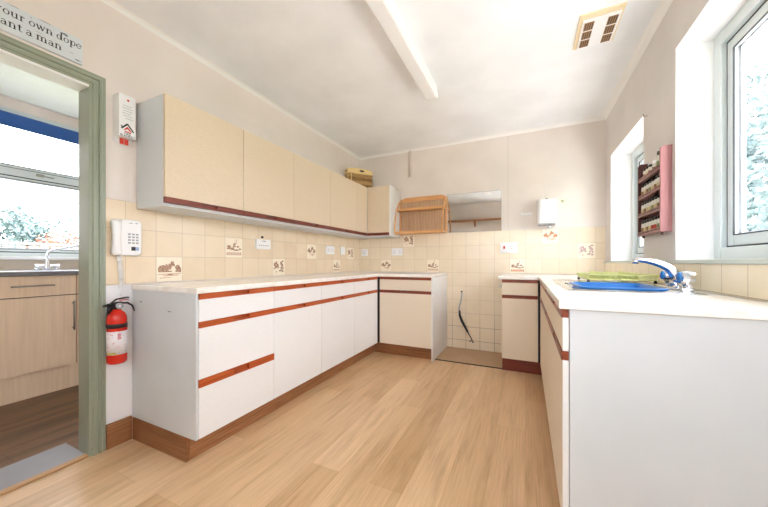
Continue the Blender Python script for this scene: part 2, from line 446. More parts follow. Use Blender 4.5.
# coving
def cove(name, p0, p1, nrm, r=.028):
    bm = new_bm(); p0 = Vector(p0); p1 = Vector(p1); nrm = Vector(nrm)
    pr = [(0, 0), (r, 0)] + [(r - r * math.sin(a), -(r - r * math.cos(a))) for a in [k * PI / 12 for k in range(1, 6)]] + [(0, -r)]
    rr = [[bm.verts.new(p + nrm * a + Vector((0, 0, b))) for a, b in pr] for p in (p0, p1)]
    n = len(pr)
    for i in range(n): bm.faces.new((rr[0][i], rr[0][(i + 1) % n], rr[1][(i + 1) % n], rr[1][i]))
    bm.faces.new(rr[0]); bm.faces.new(rr[1])
    struct(obj(name, bm, M['cove']))
cove('trim_6', (XL, YF, ZC), (XL, YB, ZC), (1, 0, 0))
cove('trim_7', (XL, YB, ZC), (XR, YB, ZC), (0, -1, 0))
cove('trim_8', (XR, YF, ZC), (XR, YB, ZC), (-1, 0, 0), .04)
# window board under both right-hand windows
bm = new_bm(); box(bm, XR - .016, XR, .70, YB - .004, 1.022, 1.042, bev=.004)
box(bm, XR, .862, W1[0], W1[1], 1.035, 1.042); box(bm, XR, .862, W2[0], W2[1], 1.035, 1.042)
struct(obj('trim_9', bm, M['sill']))
# vertical board joint on the back wall
struct(B('trim_10', M['crack'], [(-.187, -.183, YB - .0015, YB, 1.39, 2.45)]))

# ---------------------------------------------------------------- windows
def window_x(name, X, out, y0, y1, z0, z1, bars, fw=.062, sw=.058, transom=None):
    """window in a plane X = const; out = +1/-1 direction to the outdoors; bars = y of the mullions"""
    def bx(a, b, ya, yb, za, zb): return (X + out * a, X + out * b, ya, yb, za, zb)
    root = struct(B(name, M['pvc'], [bx(0, .07, y0, y0 + fw, z0, z1), bx(0, .07, y1 - fw, y1, z0, z1), bx(0, .07, y0 + fw, y1 - fw, z0, z0 + fw), bx(0, .07, y0 + fw, y1 - fw, z1 - fw, z1)]
             + [bx(0, .07, b - .03, b + .03, z0 + fw, z1 - fw) for b in bars] + ([bx(0, .07, y0 + fw, y1 - fw, transom - .03, transom + .03)] if transom else []), bev=.004))
    ys = [y0 + fw] + [v for b in bars for v in (b - .03, b + .03)] + [y1 - fw]
    zs = [z0 + fw] + ([transom - .03, transom + .03] if transom else []) + [z1 - fw]
    for i in range(0, len(ys), 2):
        for j in range(0, len(zs), 2):
            a, b, c, d = ys[i], ys[i + 1], zs[j], zs[j + 1]
            g = .008
            B('gasket', M['gasket'], [bx(.0215, .034, a, a + .014, c, d), bx(.0215, .034, b - .014, b, c, d), bx(.0215, .034, a, b, c, c + .014), bx(.0215, .034, a, b, d - .014, d)], root)
            sa = B('sash', M['pvc'], [bx(.020, .062, a + g, a + sw, c + g, d - g), bx(.020, .062, b - sw, b - g, c + g, d - g), bx(.020, .062, a + sw, b - sw, c + g, c + sw), bx(.020, .062, a + sw, b - sw, d - sw, d - g)], root, bev=.003)
            a += sw; b -= sw; c += sw; d -= sw
            B('glazing_seal', M['gasket'], [bx(.018, .024, a - .003, a + .002, c, d), bx(.018, .024, b - .002, b + .003, c, d), bx(.018, .024, a, b, c - .003, c + .002), bx(.018, .024, a, b, d - .002, d + .003)], sa)
            B('spacer_bar', M['spacer'], [bx(.040, .052, a - .002, a + .014, c, d), bx(.040, .052, b - .014, b + .002, c, d), bx(.040, .052, a, b, c - .002, c + .010), bx(.040, .052, a, b, d - .010, d + .002)], sa)
            B('glass_pane', M['glass'], [bx(.044, .048, a + .012, b - .012, c + .008, d - .008)], sa)
    return root
w1 = window_x('window_1', .862, 1, W1[0], W1[1], 1.038, W1[3], [1.36])
bm = new_bm(); tube(bm, [(.862, 1.44, 1.55), (.83, 1.44, 1.55), (.83, 1.44, 1.45)], .008); obj('handle', bm, M['white_gloss'], w1)
w2 = window_x('window_2', .872, 1, W2[0], W2[1], 1.038, W2[3], [])
bm = new_bm(); tube(bm, [(.872, 2.66, 1.55), (.84, 2.66, 1.55), (.84, 2.66, 1.45)], .008); obj('handle', bm, M['white_gloss'], w2)
w3 = window_x('window_3', XW, -1, W3[0], W3[1], W3[2], W3[3], [], .038, .030, transom=1.81)
bm = new_bm(); box(bm, XW + .012, XW + .024, 1.13, 1.18, 1.80, 1.825, bev=.003); tube(bm, [(XW + .03, 1.13, 1.812), (XW + .03, 1.24, 1.805)], .009, squash=.6)
obj('handle', bm, M['nickel'], w3)
struct(B('trim_11', M['white_gloss'], [(XW, XW + .09, W3[0] - .05, W3[1] + .05, 1.052, 1.078)], bev=.004))
struct(B('trim_12', M['upstand'], [(XW, XW + .012, -.65, 2.45, .962, 1.052)]))

# ---------------------------------------------------------------- tiles
def motif_polys(kind):
    R = random.Random(kind)
    P = []; Q = []                       # P dark, Q pale
    def blob(cx, cy, rx, ry, n=9, jit=.28, L=None):
        (P if L is None else L).append([(cx + rx * math.cos(2 * PI * k / n) * (1 - jit * R.random()), cy + ry * math.sin(2 * PI * k / n) * (1 - jit * R.random())) for k in range(n)])
    if kind == 'cottage':
        for cx, cy, rx, ry in ((.16, .52, .12, .16), (.27, .56, .10, .14), (.38, .55, .09, .18), (.82, .54, .12, .17), (.90, .48, .08, .12), (.50, .60, .10, .16)): blob(cx, cy, rx, ry)
        P.append([(.48, .62), (.56, .84), (.60, .80), (.64, .86), (.72, .62)]); P.append([(.35, .6), (.38, .74), (.41, .6)]); P.append([(.06, .38), (.58, .38), (.58, .43), (.06, .45)])
        P.append([(.72, .38), (.96, .36), (.95, .46), (.72, .44)])
        Q.append([(.05, .27), (.95, .29), (.95, .33), (.05, .31)]); Q.append([(.3, .21), (.9, .23), (.8, .27), (.2, .25)]); Q.append([(.10, .12), (.6, .14), (.5, .17), (.12, .16)])
        P.append([(.40, .26), (.62, .25), (.60, .30), (.44, .31)])
    elif kind == 'boat':
        for cx, cy, rx, ry in ((.22, .56, .14, .07), (.20, .46, .15, .06), (.40, .44, .14, .08), (.62, .38, .18, .05), (.85, .44, .10, .05), (.52, .56, .12, .05), (.72, .56, .08, .06)): blob(cx, cy, rx, ry)
        P.append([(.46, .62), (.53, .78), (.60, .66), (.57, .62)]); P.append([(.60, .70), (.62, .96), (.635, .96), (.63, .70)]); P.append([(.44, .5), (.44, .70), (.47, .70), (.47, .5)])
        for k in range(8): Q.append([(.06 + .11 * k, .12), (.16 + .11 * k, .12), (.15 + .11 * k, .27 + .02 * R.random()), (.07 + .11 * k, .25 + .03 * R.random())])
    elif kind == 'fruit':
        for cx, cy, rx, ry in ((.18, .66, .10, .12), (.30, .74, .10, .12), (.26, .52, .12, .10), (.40, .60, .10, .12), (.44, .48, .08, .08), (.16, .42, .10, .05), (.68, .72, .08, .14), (.82, .84, .09, .07), (.78, .60, .10, .13), (.70, .46, .08, .08), (.84, .42, .06, .10), (.62, .28, .12, .06), (.82, .24, .10, .08), (.72, .34, .08, .04)): blob(cx, cy, rx, ry)
        blob(.30, .22, .08, .05, L=Q)
    else:   # mill
        for cx, cy, rx, ry in ((.18, .56, .14, .12), (.32, .50, .12, .12), (.24, .66, .07, .08), (.80, .54, .13, .14), (.70, .46, .10, .08), (.52, .66, .10, .10), (.46, .54, .06, .08)): blob(cx, cy, rx, ry)
        P.append([(.42, .60), (.52, .86), (.66, .78), (.72, .60), (.64, .60), (.60, .68), (.48, .66)])
        Q.append([(.30, .30), (.86, .28), (.80, .35), (.30, .36)]); blob(.6, .24, .16, .04, L=Q)
    return P, Q
def picture_tile(splash, axis, u0, v0, size, kind, dark='motif', pale='motif_pale', flip=False):
    """one printed tile set into a splashback; axis: 'l' left wall (+X out), 'b' back wall (-Y out)"""
    s = size - .004; u0 += .002; v0 += .002
    if axis == 'l': pl = lambda u, v, n: (XL + .0060 + n, u, v)
    else: pl = lambda u, v, n: (u, YB - .0060 - n, v)
    bm = new_bm(); prism(bm, [(u0, v0), (u0 + s, v0), (u0 + s, v0 + s), (u0, v0 + s)], pl, .0014)
    t = obj('picture_tile', bm, M['tile_pic'], splash)
    P, Q = motif_polys(kind)
    for L, m, nm in ((P, dark, 'print'), (Q, pale, 'print')):
        bm = new_bm()
        for k, poly in enumerate(L):
            prism(bm, [(u0 + a * s, v0 + b * s) for a, b in poly], lambda u, v, n, k=k: pl(u, v, .0014 + n), .0004 + .00003 * k)
        if L: obj(nm, bm, M[m], t)
PT = .1588
spl = B('tiled_splashback', M['tile_left'], [(XL, XL + .006, .853, YB - .006, .905, 1.382)])
tag(spl, 'cream square tiles with brown picture tiles on the left wall above the long worktop', 'wall tiles')
for c, row, kind in ((0, 0, 'cottage'), (3, 1, 'boat'), (6, 0, 'fruit'), (9, 1, 'mill'), (12, 0, 'boat'), (14, 1, 'fruit')):
    picture_tile(spl, 'l', 1.102 + c * PT, .905 + row * PT, PT, kind)
spb = B('tiled_splashback', M['tile_back'], [(XL, XR, YB - .006, YB, .905, 1.387), (-.874, -.16, YB - .006, YB, 0, .905)])
tag(spb, 'cream square tiles on the back wall, running down to the floor in the appliance gap', 'wall tiles')
PB = .1605
for c, row, kind, dk, pa in ((-11, 0, 'mill', 'motif', 'motif_pale'), (-9, 2, 'fruit', 'motif', 'motif_pale'), (-7, 0, 'boat', 'motif', 'motif_pale'), (-1, 0, 'boat', 'motif', 'motif_rust'), (1, 2, 'mill', 'motif_rust', 'motif_pale'), (3, 1, 'fruit', 'motif_mauve', 'motif_pale')):
    picture_tile(spb, 'b', -.007 + c * PB, .905 + row * PB, PB, kind, dk, pa)
spr = B('tiled_splashback', M['tile_right'], [(XR - .006, XR, .70, YB - .006, .902, 1.021)])
tag(spr, 'single row of cream tiles between the sink worktop and the window board', 'wall tiles')

# ---------------------------------------------------------------- cabinets
class Front:
    """a run of cabinet fronts: u along the run, n outwards from the front face, z up"""
    def __init__(s, axis, face, out): s.axis, s.face, s.out = axis, face, out
    def b(s, u0, u1, n0, n1, z0, z1):
        a, c = s.face + s.out * n0, s.face + s.out * n1
        return (a, c, u0, u1, z0, z1) if s.axis == 'y' else (u0, u1, a, c, z0, z1)
    def rail(s, u0, u1, z0, z1, m, parent, n=.004):
        c = (u0 + u1) / 2; g = .053
        bm = new_bm()
        box(bm, *s.b(u0, c - g, -.018, n, z0, z1)); box(bm, *s.b(c + g, u1, -.018, n, z0, z1))
        box(bm, *s.b(c - g, c + g, -.018, n - .018, z0 + .004, z1 - .004))
        box(bm, *s.b(c - g, c + g, -.018, n, z0, z0 + .007)); box(bm, *s.b(c - g, c + g, -.018, n, z1 - .005, z1))
        return obj('handle_rail', bm, m, parent)
G = .0015
def base_unit(fr, u0, u1, depth, label, front_m, rail_m, drawers=False, group=None, carc=None, loc=None, ctop=.868):
    t = thing('base_cabinet' if not drawers else 'drawer_unit', label, 'cabinet', loc, group or 'kitchen base units')
    c0, c1 = carc or (u0, u1)
    B('carcass', M['melamine'], [fr.b(c0, c1, -depth, -.020, .128, ctop)], t)
    a, b = u0 + G, u1 - G
    if drawers: rows = ((.839, .724, .839, .868), (.693, .430, .693, .724), (.389, .128, .389, .430))
    else: rows = ((.839, .724, .839, .868), (.693, .128, .693, .724))
    for i, (zt, zb, r0, r1) in enumerate(rows):
        nm = 'drawer_front' if drawers or i == 0 else 'door'
        d = B(nm, front_m, [fr.b(a, b, -.018, 0, zb + .001, zt)], t)
        fr.rail(a, b, r0, r1, rail_m, d)
    return t
FL = Front('y', -1.504, 1); FB = Front('x', 3.048, -1); FR = Front('y', .1134, -1)
t = base_unit(FL, .990, 1.496, .58, 'white three-drawer unit with orange wood rails at the near end of the long run', M['linen_white'], M['rail_y'], True, loc=(-1.8, 1.24, .0))
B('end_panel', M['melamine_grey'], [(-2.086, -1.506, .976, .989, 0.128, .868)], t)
B('scuff_mark', M['stain'], [(-2.004, -1.986, .9755, .9765, .800, .806)], t); B('scuff_mark', M['stain'], [(-1.74, -1.712, .9755, .9765, .763, .767)], t)
base_unit(FL, 1.496, 2.008, .58, 'white base cabinet next to the three-drawer unit, one drawer front over a door', M['linen_white'], M['rail_y'], loc=(-1.8, 1.75, .0))
base_unit(FL, 2.008, 2.529, .58, 'white base cabinet third from the near end of the long left run', M['linen_white'], M['rail_y'], loc=(-1.8, 2.27, .0))
t = base_unit(FL, 2.529, 3.030, .58, 'white base cabinet of the left run beside the dark corner gap', M['linen_white'], M['rail_y'], carc=(2.529, 3.66), loc=(-1.8, 2.78, .0))
B('corner_shade', M['dark'], [(-1.523, -1.513, 3.03, 3.066, .128, .866), (-1.513, -1.4865, 3.056, 3.066, .128, .866)], t)  # dark strip painted for the shade in the corner recess
t = base_unit(FB, -1.486, -.888, .615, 'cream base cabinet on the back wall left of the appliance gap', M['linen_pale'], M['rail_shaded_x'], loc=(-1.19, 3.35, .0))
B('end_panel', M['melamine'], [(-.887, -.873, 3.036, 3.666, 0, .868)], t)
t = narrow = base_unit(FB, -.2077, .096, .615, 'narrow cream base cabinet on the back wall right of the appliance gap', M['linen_pale'], M['rail_shaded_x'], loc=(-.06, 3.35, .0))
B('corner_shade', M['dark'], [(.0965, .1235, 3.056, 3.066, .128, .866), (.1235, .1335, 3.03, 3.066, .128, .866)], t)  # same painted shade in the right-hand corner recess
t = base_unit(FR, 1.203, 1.81, .59, 'cream base cabinet with plain white end panel at the near end of the sink run', M['linen_pale'], M['rail_shaded_y'], carc=(1.222, 1.81), loc=(.42, 1.5, .0), ctop=.70)
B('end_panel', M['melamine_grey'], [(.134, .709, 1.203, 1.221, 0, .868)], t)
B('edge_strip', M['melamine'], [(.1134, .1314, 1.2035, 1.2045, .129, .693), (.1134, .1314, 1.2035, 1.2045, .725, .839)], t)
base_unit(FR, 1.81, 2.42, .59, 'cream base cabinet under the sink and blue bowl', M['linen_pale'], M['rail_shaded_y'], loc=(.42, 2.1, .0), ctop=.70)
base_unit(FR, 2.42, 3.030, .59, 'cream base cabinet of the sink run beside the back right corner', M['linen_pale'], M['rail_shaded_y'], loc=(.42, 2.7, .0), carc=(2.42, 3.03), ctop=.70)

def plinth(boxes, m, label, loc):
    tag(B('plinth_board', m, boxes, None, loc, bev=.0015), label, 'plinth', 'wood plinth boards')
plinth([(-1.597, -1.579, .992, 3.106, 0, .127)], M['plinth_y'], 'long wood plinth under the white left-hand cabinets', (-1.588, 2, 0))
plinth([(-2.075, -1.579, .972, .990, 0, .127)], M['plinth_x'], 'short wood plinth across the near end of the left run, with a small white mark', (-1.8, .98, 0))
plinth([(-1.597 + .02, -.8875, 3.106, 3.124, 0, .127)], M['plinth_x'], 'wood plinth under the cream back cabinet left of the appliance gap', (-1.2, 3.11, 0))
plinth([(-.2077, .166, 3.106, 3.124, 0, .127)], M['dark_red_x'], 'dark red wood plinth under the narrow cream back cabinet', (0, 3.11, 0))
plinth([(.166, .184, 1.222, 3.104, 0, .127)], M['plinth_y'], 'wood plinth under the cream sink run on the right', (.17, 2, 0))

# wall cabinets
UL = Front('y', -1.808, 1); UB = Front('x', 3.357, -1)
def wall_unit(fr, u0, u1, doors, depth, label, rail_m, loc, carc=None):
    t = thing('wall_cabinet', label, 'cabinet', loc, 'kitchen wall cabinets')
    c0, c1 = carc or (u0, u1)
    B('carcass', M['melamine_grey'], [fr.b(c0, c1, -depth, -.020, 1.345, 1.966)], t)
    for a, b in doors:
        d = B('door', M['linen_cream'], [fr.b(a + G, b - G, -.018, 0, 1.395, 1.966)], t)
        fr.rail(a + G, b - G, 1.362, 1.394, rail_m, d, .003)
    return t
wall_unit(UL, .999, 2.026, [(.999, 1.513), (1.513, 2.026)], .277, 'cream two-door wall cabinet with grey end, nearest the doorway', M['dark_red_y'], (-1.95, 1.5, 1.345))
wall_unit(UL, 2.026, 3.350, [(2.026, 2.563), (2.563, 3.085), (3.085, 3.352)], .277, 'cream three-panel wall cabinet on the left wall, under the wicker basket by the corner', M['dark_red_y'], (-1.95, 2.7, 1.345), carc=(2.027, 3.664))
t = wall_unit(UB, -1.807, -1.508, [(-1.807, -1.508)], .306, 'narrow cream wall cabinet on the back wall with a white right side', M['dark_red_x'], (-1.65, 3.5, 1.345), carc=(-1.826, -1.509))
B('side_panel', M['melamine'], [(-1.508, -1.490, 3.357, 3.664, 1.345, 1.966)], t)

# ---------------------------------------------------------------- worktops
def worktop(outline, holes, label, loc):
    bm = new_bm(); es = []
    for loop in [outline] + holes:
        vs = [bm.verts.new((x, y, .900)) for x, y in loop]
        es += [bm.edges.new((vs[i], vs[(i + 1) % len(vs)])) for i in range(len(vs))]
    r = bmesh.ops.triangle_fill(bm, edges=es, use_beauty=True)
    fs = [g for g in r['geom'] if isinstance(g, bmesh.types.BMFace)]
    bmesh.ops.dissolve_limit(bm, angle_limit=.01, verts=bm.verts, edges=bm.edges)
    ex = bmesh.ops.extrude_face_region(bm, geom=list(bm.faces))
    for v in [g for g in ex['geom'] if isinstance(g, bmesh.types.BMVert)]: v.co.z = .8695
    o = obj('worktop', bm, M['worktop'], None, loc)
    bv = o.modifiers.new('bevel', 'BEVEL'); bv.width = .004; bv.segments = 2; bv.limit_method = 'ANGLE'; bv.angle_limit = 1.0
    tag(o, label, 'worktop')
    return o
worktop([(-2.086, .970), (-1.490, .970), (-1.490, 3.036), (-.868, 3.036), (-.868, 3.667), (-2.086, 3.667)], [], 'white marbled L-shaped worktop along the left wall and into the back corner', (-1.8, 2.2, .87))
worktop([(-.240, 3.036), (.1014, 3.036), (.1014, 1.19), (.709, 1.19), (.709, 3.667), (-.240, 3.667)], [[(.19, 1.64), (.63, 1.64), (.63, 2.50), (.19, 2.50)]], 'white marbled L-shaped worktop holding the sink on the right', (.42, 2.2, .87))

# appliance gap floor
struct(B('trim_13', M['vinyl'], [(-.872, -.2085, 3.135, YB - .007, 0, .004)]))
struct(B('trim_14', M['dark'], [(-.872, -.2085, 3.118, 3.135, 0, .006)]))

# ---------------------------------------------------------------- sink, bowl, tap, rack
t = thing('sink', 'stainless steel inset sink with drainer, under the right-hand windows', 'sink', (.42, 2.07, .9))
bm = new_bm(); nx, ny = 56, 100; x0, x1, y0, y1 = .168, .652, 1.62, 2.53
def sstep(a, b, x):
    q = min(1, max(0, (x - a) / (b - a))); return q * q * (3 - 2 * q)
def sink_z(x, y):
    z = .9055
    e = min(x - x0, x1 - x, y - y0, y1 - y)
    z -= .0045 * (1 - sstep(0, .012, e))
    inb = min(sstep(.205, .225, x), sstep(.605, .585, x) if False else 1 - sstep(.560, .580, x), sstep(1.66, 1.68, y), 1 - sstep(2.10, 2.12, y))
    z -= .165 * inb
    ind = min(sstep(.20, .215, x), 1 - sstep(.565, .58, x), sstep(2.15, 2.165, y), 1 - sstep(2.485, 2.50, y))
    z -= ind * (.004 + .003 * (.5 + .5 * math.cos((x - .21) * 2 * PI / .032)))
    return z
gv = [[bm.verts.new((x0 + (x1 - x0) * i / nx, y0 + (y1 - y0) * j / ny, sink_z(x0 + (x1 - x0) * i / nx, y0 + (y1 - y0) * j / ny))) for j in range(ny + 1)] for i in range(nx + 1)]
for i in range(nx):
    for j in range(ny):
        f = bm.faces.new((gv[i][j], gv[i + 1][j], gv[i + 1][j + 1], gv[i][j + 1])); f.smooth = True
bmesh.ops.recalc_face_normals(bm, faces=bm.faces)
obj('basin', bm, M['steel'], t)
bm = new_bm(); lathe(bm, [(.035, .7415), (.035, .745), (.028, .746), (0.0, .744)], 20, (.39, 1.89, 0)); obj('drain_strainer', bm, M['chrome'], t)

# washing-up bowl
bm = new_bm()
def bowl_loop(x0, x1, y0, y1, r, z): return [bm.verts.new((u, v, z)) for u, v in rrect(x0, x1, y0, y1, r, 6)]
L = [bowl_loop(.262, .528, 1.725, 2.055, .06, .742), bowl_loop(.240, .552, 1.690, 2.090, .06, .900), bowl_loop(.226, .566, 1.672, 2.108, .06, .9085), bowl_loop(.226, .566, 1.672, 2.108, .06, .9135),
     bowl_loop(.238, .554, 1.686, 2.094, .055, .9150), bowl_loop(.244, .548, 1.694, 2.086, .05, .905), bowl_loop(.266, .524, 1.73, 2.05, .05, .748)]
for a, b in zip(L, L[1:]):
    n = len(a)
    for k in range(n):
        f = bm.faces.new((a[k], a[(k + 1) % n], b[(k + 1) % n], b[k])); f.smooth = True
bm.faces.new(L[0]); bm.faces.new(L[-1])
tag(obj('washing_up_bowl', bm, M['blue_bowl'], None, (.396, 1.89, .742)), 'bright blue plastic washing-up bowl sitting in the steel sink', 'bowl')

# mixer tap
t = thing('mixer_tap', 'chrome mixer tap with arched spout and painted blue knob reflections behind the sink', 'tap', (.622, 1.83, .905))
bm = new_bm(); box(bm, .600, .645, 1.71, 1.95, .9055, .916, bev=.004); tube(bm, [(.622, 1.735, .948), (.622, 1.925, .948)], .015, 14)
lathe(bm, [(.022, .914), (.022, .935), (.018, .962), (.016, .97)], 18, (.622, 1.83, 0))
obj('body', bm, M['chrome'], t)
bm = new_bm()
pts = [(.622, 1.83, .950), (.616, 1.832, .980), (.600, 1.836, 1.003), (.575, 1.842, 1.019), (.548, 1.848, 1.031), (.522, 1.854, 1.039), (.500, 1.860, 1.043), (.484, 1.864, 1.043)]
tube(bm, pts, [.021, .020, .0185, .017, .016, .0145, .013, .0135], 16)
tube(bm, [(.486, 1.8635, 1.046), (.484, 1.864, 1.022)], .0135, 14)
obj('spout', bm, M['chrome'], t, smooth=False)
for yy in (1.745, 1.925):
    bm = new_bm(); lathe(bm, [(.016, .914), (.0165, .945), (.014, .962), (.014, .976)], 16, (.632, yy, 0)); v = obj('valve', bm, M['chrome'], t)
    bm = new_bm(); lathe(bm, [(.016, .606), (.024, .612), (.0255, .634), (.022, .652), (0, .656)], 14, (0, yy, .966), 'x', smooth=False); kn = obj('knob', bm, M['chrome'], v)
    bm = new_bm(); lathe(bm, [(0, .597), (.015, .598), (.020, .602), (.020, .610)], 18, (0, yy, .966), 'x'); obj('blue_reflection', bm, M['blue_reflection'], v)  # painted blue reflection on the face of the knob

# dish rack on the drainer
t = thing('dish_rack', 'lime green dish rack with rows of prongs on the drainer', 'dish rack', (.50, 2.40, .906))
x0, x1, y0, y1 = .330, .680, 2.20, 2.60
bm = new_bm()
for z, g in ((.925, .012), (.952, 0)):
    loop_tube(bm, [(u, v, z) for u, v in rrect(x0 + g, x1 - g, y0 + g, y1 - g, .03, 4)], .0042, 6)
obj('rim', bm, M['lime'], t)
bm = new_bm()
for k in range(13):
    x = x0 + .012 + (x1 - x0 - .024) * k / 12
    tube(bm, [(x, y0 + .002, .952), (x, y0 + .012, .925), (x, y1 - .012, .925), (x, y1 - .002, .952)], .0026, 5)
for k in range(16):
    y = y0 + .02 + (y1 - y0 - .04) * k / 15
    tube(bm, [(x0 + .002, y, .952), (x0 + .012, y, .925), (x1 - .012, y, .925), (x1 - .002, y, .952)], .0026, 5)
obj('wire_basket', bm, M['lime'], t)
for row in (.42, .50, .58):
    bm = new_bm()
    for k in range(15):
        y = y0 + .03 + (y1 - y0 - .06) * k / 14
        tube(bm, [(row - .012, y, .925), (row - .004, y, .966), (row + .004, y, .966), (row + .012, y, .925)], .0028, 5)
    obj('prong_row', bm, M['lime'], t)
for fx, fy in ((.345, 2.215), (.665, 2.215), (.345, 2.585), (.665, 2.585)):
    bm = new_bm(); lathe(bm, [(.008, .9062), (.009, .910), (.006, .924)], 8, (fx, fy, 0)); obj('foot', bm, M['black'], t)

# ---------------------------------------------------------------- ceiling fittings
t = thing('ceiling_light', 'long white fluorescent batten on the ceiling', 'ceiling light', (-.71, 1.7, 2.48))
B('batten', M['white_gloss'], [(-.752, -.664, .93, 2.445, 2.43, 2.48)], t, bev=.004)
bm = new_bm(); prism(bm, [(-.757, 2.386), (-.750, 2.381), (-.672, 2.381), (-.665, 2.386), (-.661, 2.432), (-.760, 2.432)], lambda u, v, n: (u, .94 + n, v), 1.495); obj('diffuser', bm, M['plastic'], t)
for y in (.932, 2.435):
    B('end_cap', M['white_gloss'], [(-.761, -.660, y, y + .012, 2.379, 2.434)], t, bev=.002)

t = thing('ceiling_vent', 'cream plastic ceiling vent with two slotted grilles', 'vent', (.395, 2.24, 2.48))
bm = new_bm(); prism(bm, [(.287, 2.10), (.508, 2.10), (.508, 2.412), (.287, 2.412)], lambda u, v, n: (u, v, 2.48 - n), .009)
obj('frame', bm, M['plastic_cream'], t)
B('cover', M['plastic'], [(.307, .498, 2.138, 2.404, 2.461, 2.472)], t, bev=.003)
for gx in (.318, .436):
    for a in range(3):
        y = 2.156 + a * .080
        g = B('grille', M['plastic_tan'], [(gx, gx + .050, y, y + .070, 2.4595, 2.462)], t)
        B('slot', M['dark'], [(gx + .006 + k * .0115, gx + .0105 + k * .0115, y + .006, y + .064, 2.4588, 2.4598) for k in range(4)], g)

# conduit on the back wall
t = thing('conduit', 'short white pipe running down from the ceiling on the back wall', 'pipe', (-1.353, YB, 2.13))
bm = new_bm(); tube(bm, [(-1.345, YB - .016, 2.455), (-1.345, YB - .016, 2.13)], .016, 12); tube(bm, [(-1.369, YB - .008, 2.455), (-1.369, YB - .008, 2.12)], .008, 10); obj('pipe', bm, M['conduit'], t)
bm = new_bm(); tube(bm, [(XR, 2.52, 1.985), (XR - .018, 2.52, 1.985), (XR - .022, 2.52, 2.0)], .003, 6)
tag(obj('wall_hook', bm, M['nickel'], None, (XR, 2.52, 1.985)), 'tiny screw hook in the right wall above the spice rack', 'hook')

# ---------------------------------------------------------------- water heater, clip, bare patch
t = thing('water_heater', 'small white rounded water heater on the back wall above the tiles', 'water heater', (.2, YB, 1.42))
bm = new_bm()
prism(bm, rrect(.104, .282, YB - .135, YB + .03, .035, 6), lambda u, v, n: (u, min(v, YB - .001), 1.432 + n), .25)
o = obj('casing', bm, M['plastic'], t); bv = o.modifiers.new('bevel', 'BEVEL'); bv.width = .008; bv.segments = 3; bv.limit_method = 'ANGLE'; bv.angle_limit = 1.0
B('rating_strip', M['plastic_grey'], [(.168, .222, YB - .1362, YB - .1352, 1.612, 1.615)], t)
B('base_plate', M['plastic_grey'], [(.116, .270, YB - .12, YB - .002, 1.418, 1.433)], t, bev=.003)
bm = new_bm(); tube(bm, [(.222, YB - .09, 1.42), (.222, YB - .10, 1.402), (.212, YB - .115, 1.385)], [.016, .015, .012], 12); obj('outlet_spout', bm, M['chrome'], t)
bm = new_bm(); lathe(bm, [(.011, 1.6821), (.011, 1.690), (.006, 1.695), (0, 1.695)], 12, (.193, YB - .095, 0)); obj('vent_cap', bm, M['black'], t)
bm = new_bm(); tube(bm, [(.190, YB - .004, 1.690), (.190, YB - .004, 1.79)], .002, 6); obj('cable', bm, M['plastic'], t)
t = thing('pipe_clip', 'pair of small white pipe clips left of the water heater', 'pipe clip', (0, YB, 1.558))
for x in (-.040, .030):
    bm = new_bm(); lathe(bm, [(.012, -.026), (.013, -.016), (.010, -.004), (.010, 0)], 12, (x - .0, YB, 1.558), 'y'); obj('clip', bm, M['plastic'], t)
B('bar', M['plastic'], [(-.045, .062, YB - .010, YB + .002, 1.549, 1.566)], t, bev=.002)
bm = new_bm()
R = random.Random(3)
prism(bm, [(.362 + .050 * math.cos(a) * (1 - .3 * R.random()), 1.662 + .048 * math.sin(a) * (1 - .3 * R.random())) for a in [k * 2 * PI / 14 for k in range(14)]], lambda u, v, n: (u, YB + .002 - n, v), .0035)
t = tag(obj('plaster_patch', bm, M['plaster'], None, (.362, YB, 1.66)), 'yellowish bare plaster patch on the wall right of the water heater', 'wall patch')
bm = new_bm()
prism(bm, [(.345 + .020 * math.cos(a) * (1 - .4 * R.random()), 1.672 + .022 * math.sin(a) * (1 - .4 * R.random())) for a in [k * 2 * PI / 10 for k in range(10)]], lambda u, v, n: (u, YB - .0015 - n, v), .001)
obj('hole', bm, M['plaster_dark'], t)

# ---------------------------------------------------------------- sockets and switches
def plate(name, axis, u0, u1, z0, z1, label, cat, kind, depth=.012):
    face = XL + .0062 if axis == 'l' else YB - .0062
    def bx(a, b, n0, n1, c, d): return (face + n0, face + n1, a, b, c, d) if axis == 'l' else (a, b, face - n0, face - n1, c, d)
    um, zm = (u0 + u1) / 2, (z0 + z1) / 2
    t = thing(name, label, cat, (face, um, z0) if axis == 'l' else (um, face, z0))
    B('face_plate', M['plastic'], [bx(u0, u1, 0, depth, z0, z1)], t, bev=.003)
    w = u1 - u0; h = z1 - z0
    def holes(c):
        B('pin_holes', M['dark'], [bx(c - .003, c + .003, depth - .001, depth + .0006, zm + .006, zm + .015), bx(c - .014, c - .006, depth - .001, depth + .0006, zm - .015, zm - .010), bx(c + .006, c + .014, depth - .001, depth + .0006, zm - .015, zm - .010)], t)
    def rocker(c, m='plastic', hh=.011, ww=.006):
        B('rocker', M[m], [bx(c - ww, c + ww, depth - .001, depth + .004, zm + .004 - hh, zm + .004 + hh)], t, bev=.0015)
    if kind == 'double':
        holes(u0 + w * .24); holes(u0 + w * .76); rocker(u0 + w * .44); rocker(u0 + w * .56)
    elif kind == 'switch': rocker(um)
    elif kind == 'single': holes(um - .012); rocker(um + .022)
    elif kind == 'cooker':
        rocker(u0 + w * .24, 'red_print', .016, .009); holes(u0 + w * .62); rocker(u0 + w * .88)
    return t
t = plate('control_box', 'l', 1.858, 2.010, 1.143, 1.226, 'white rectangular control box on the left wall tiles with a dark knob above it', 'control box', 'none', .028)
B('text_line', M['ink'], [(XL + .034, XL + .0346, 1.915, 1.955, 1.209, 1.213)], t)
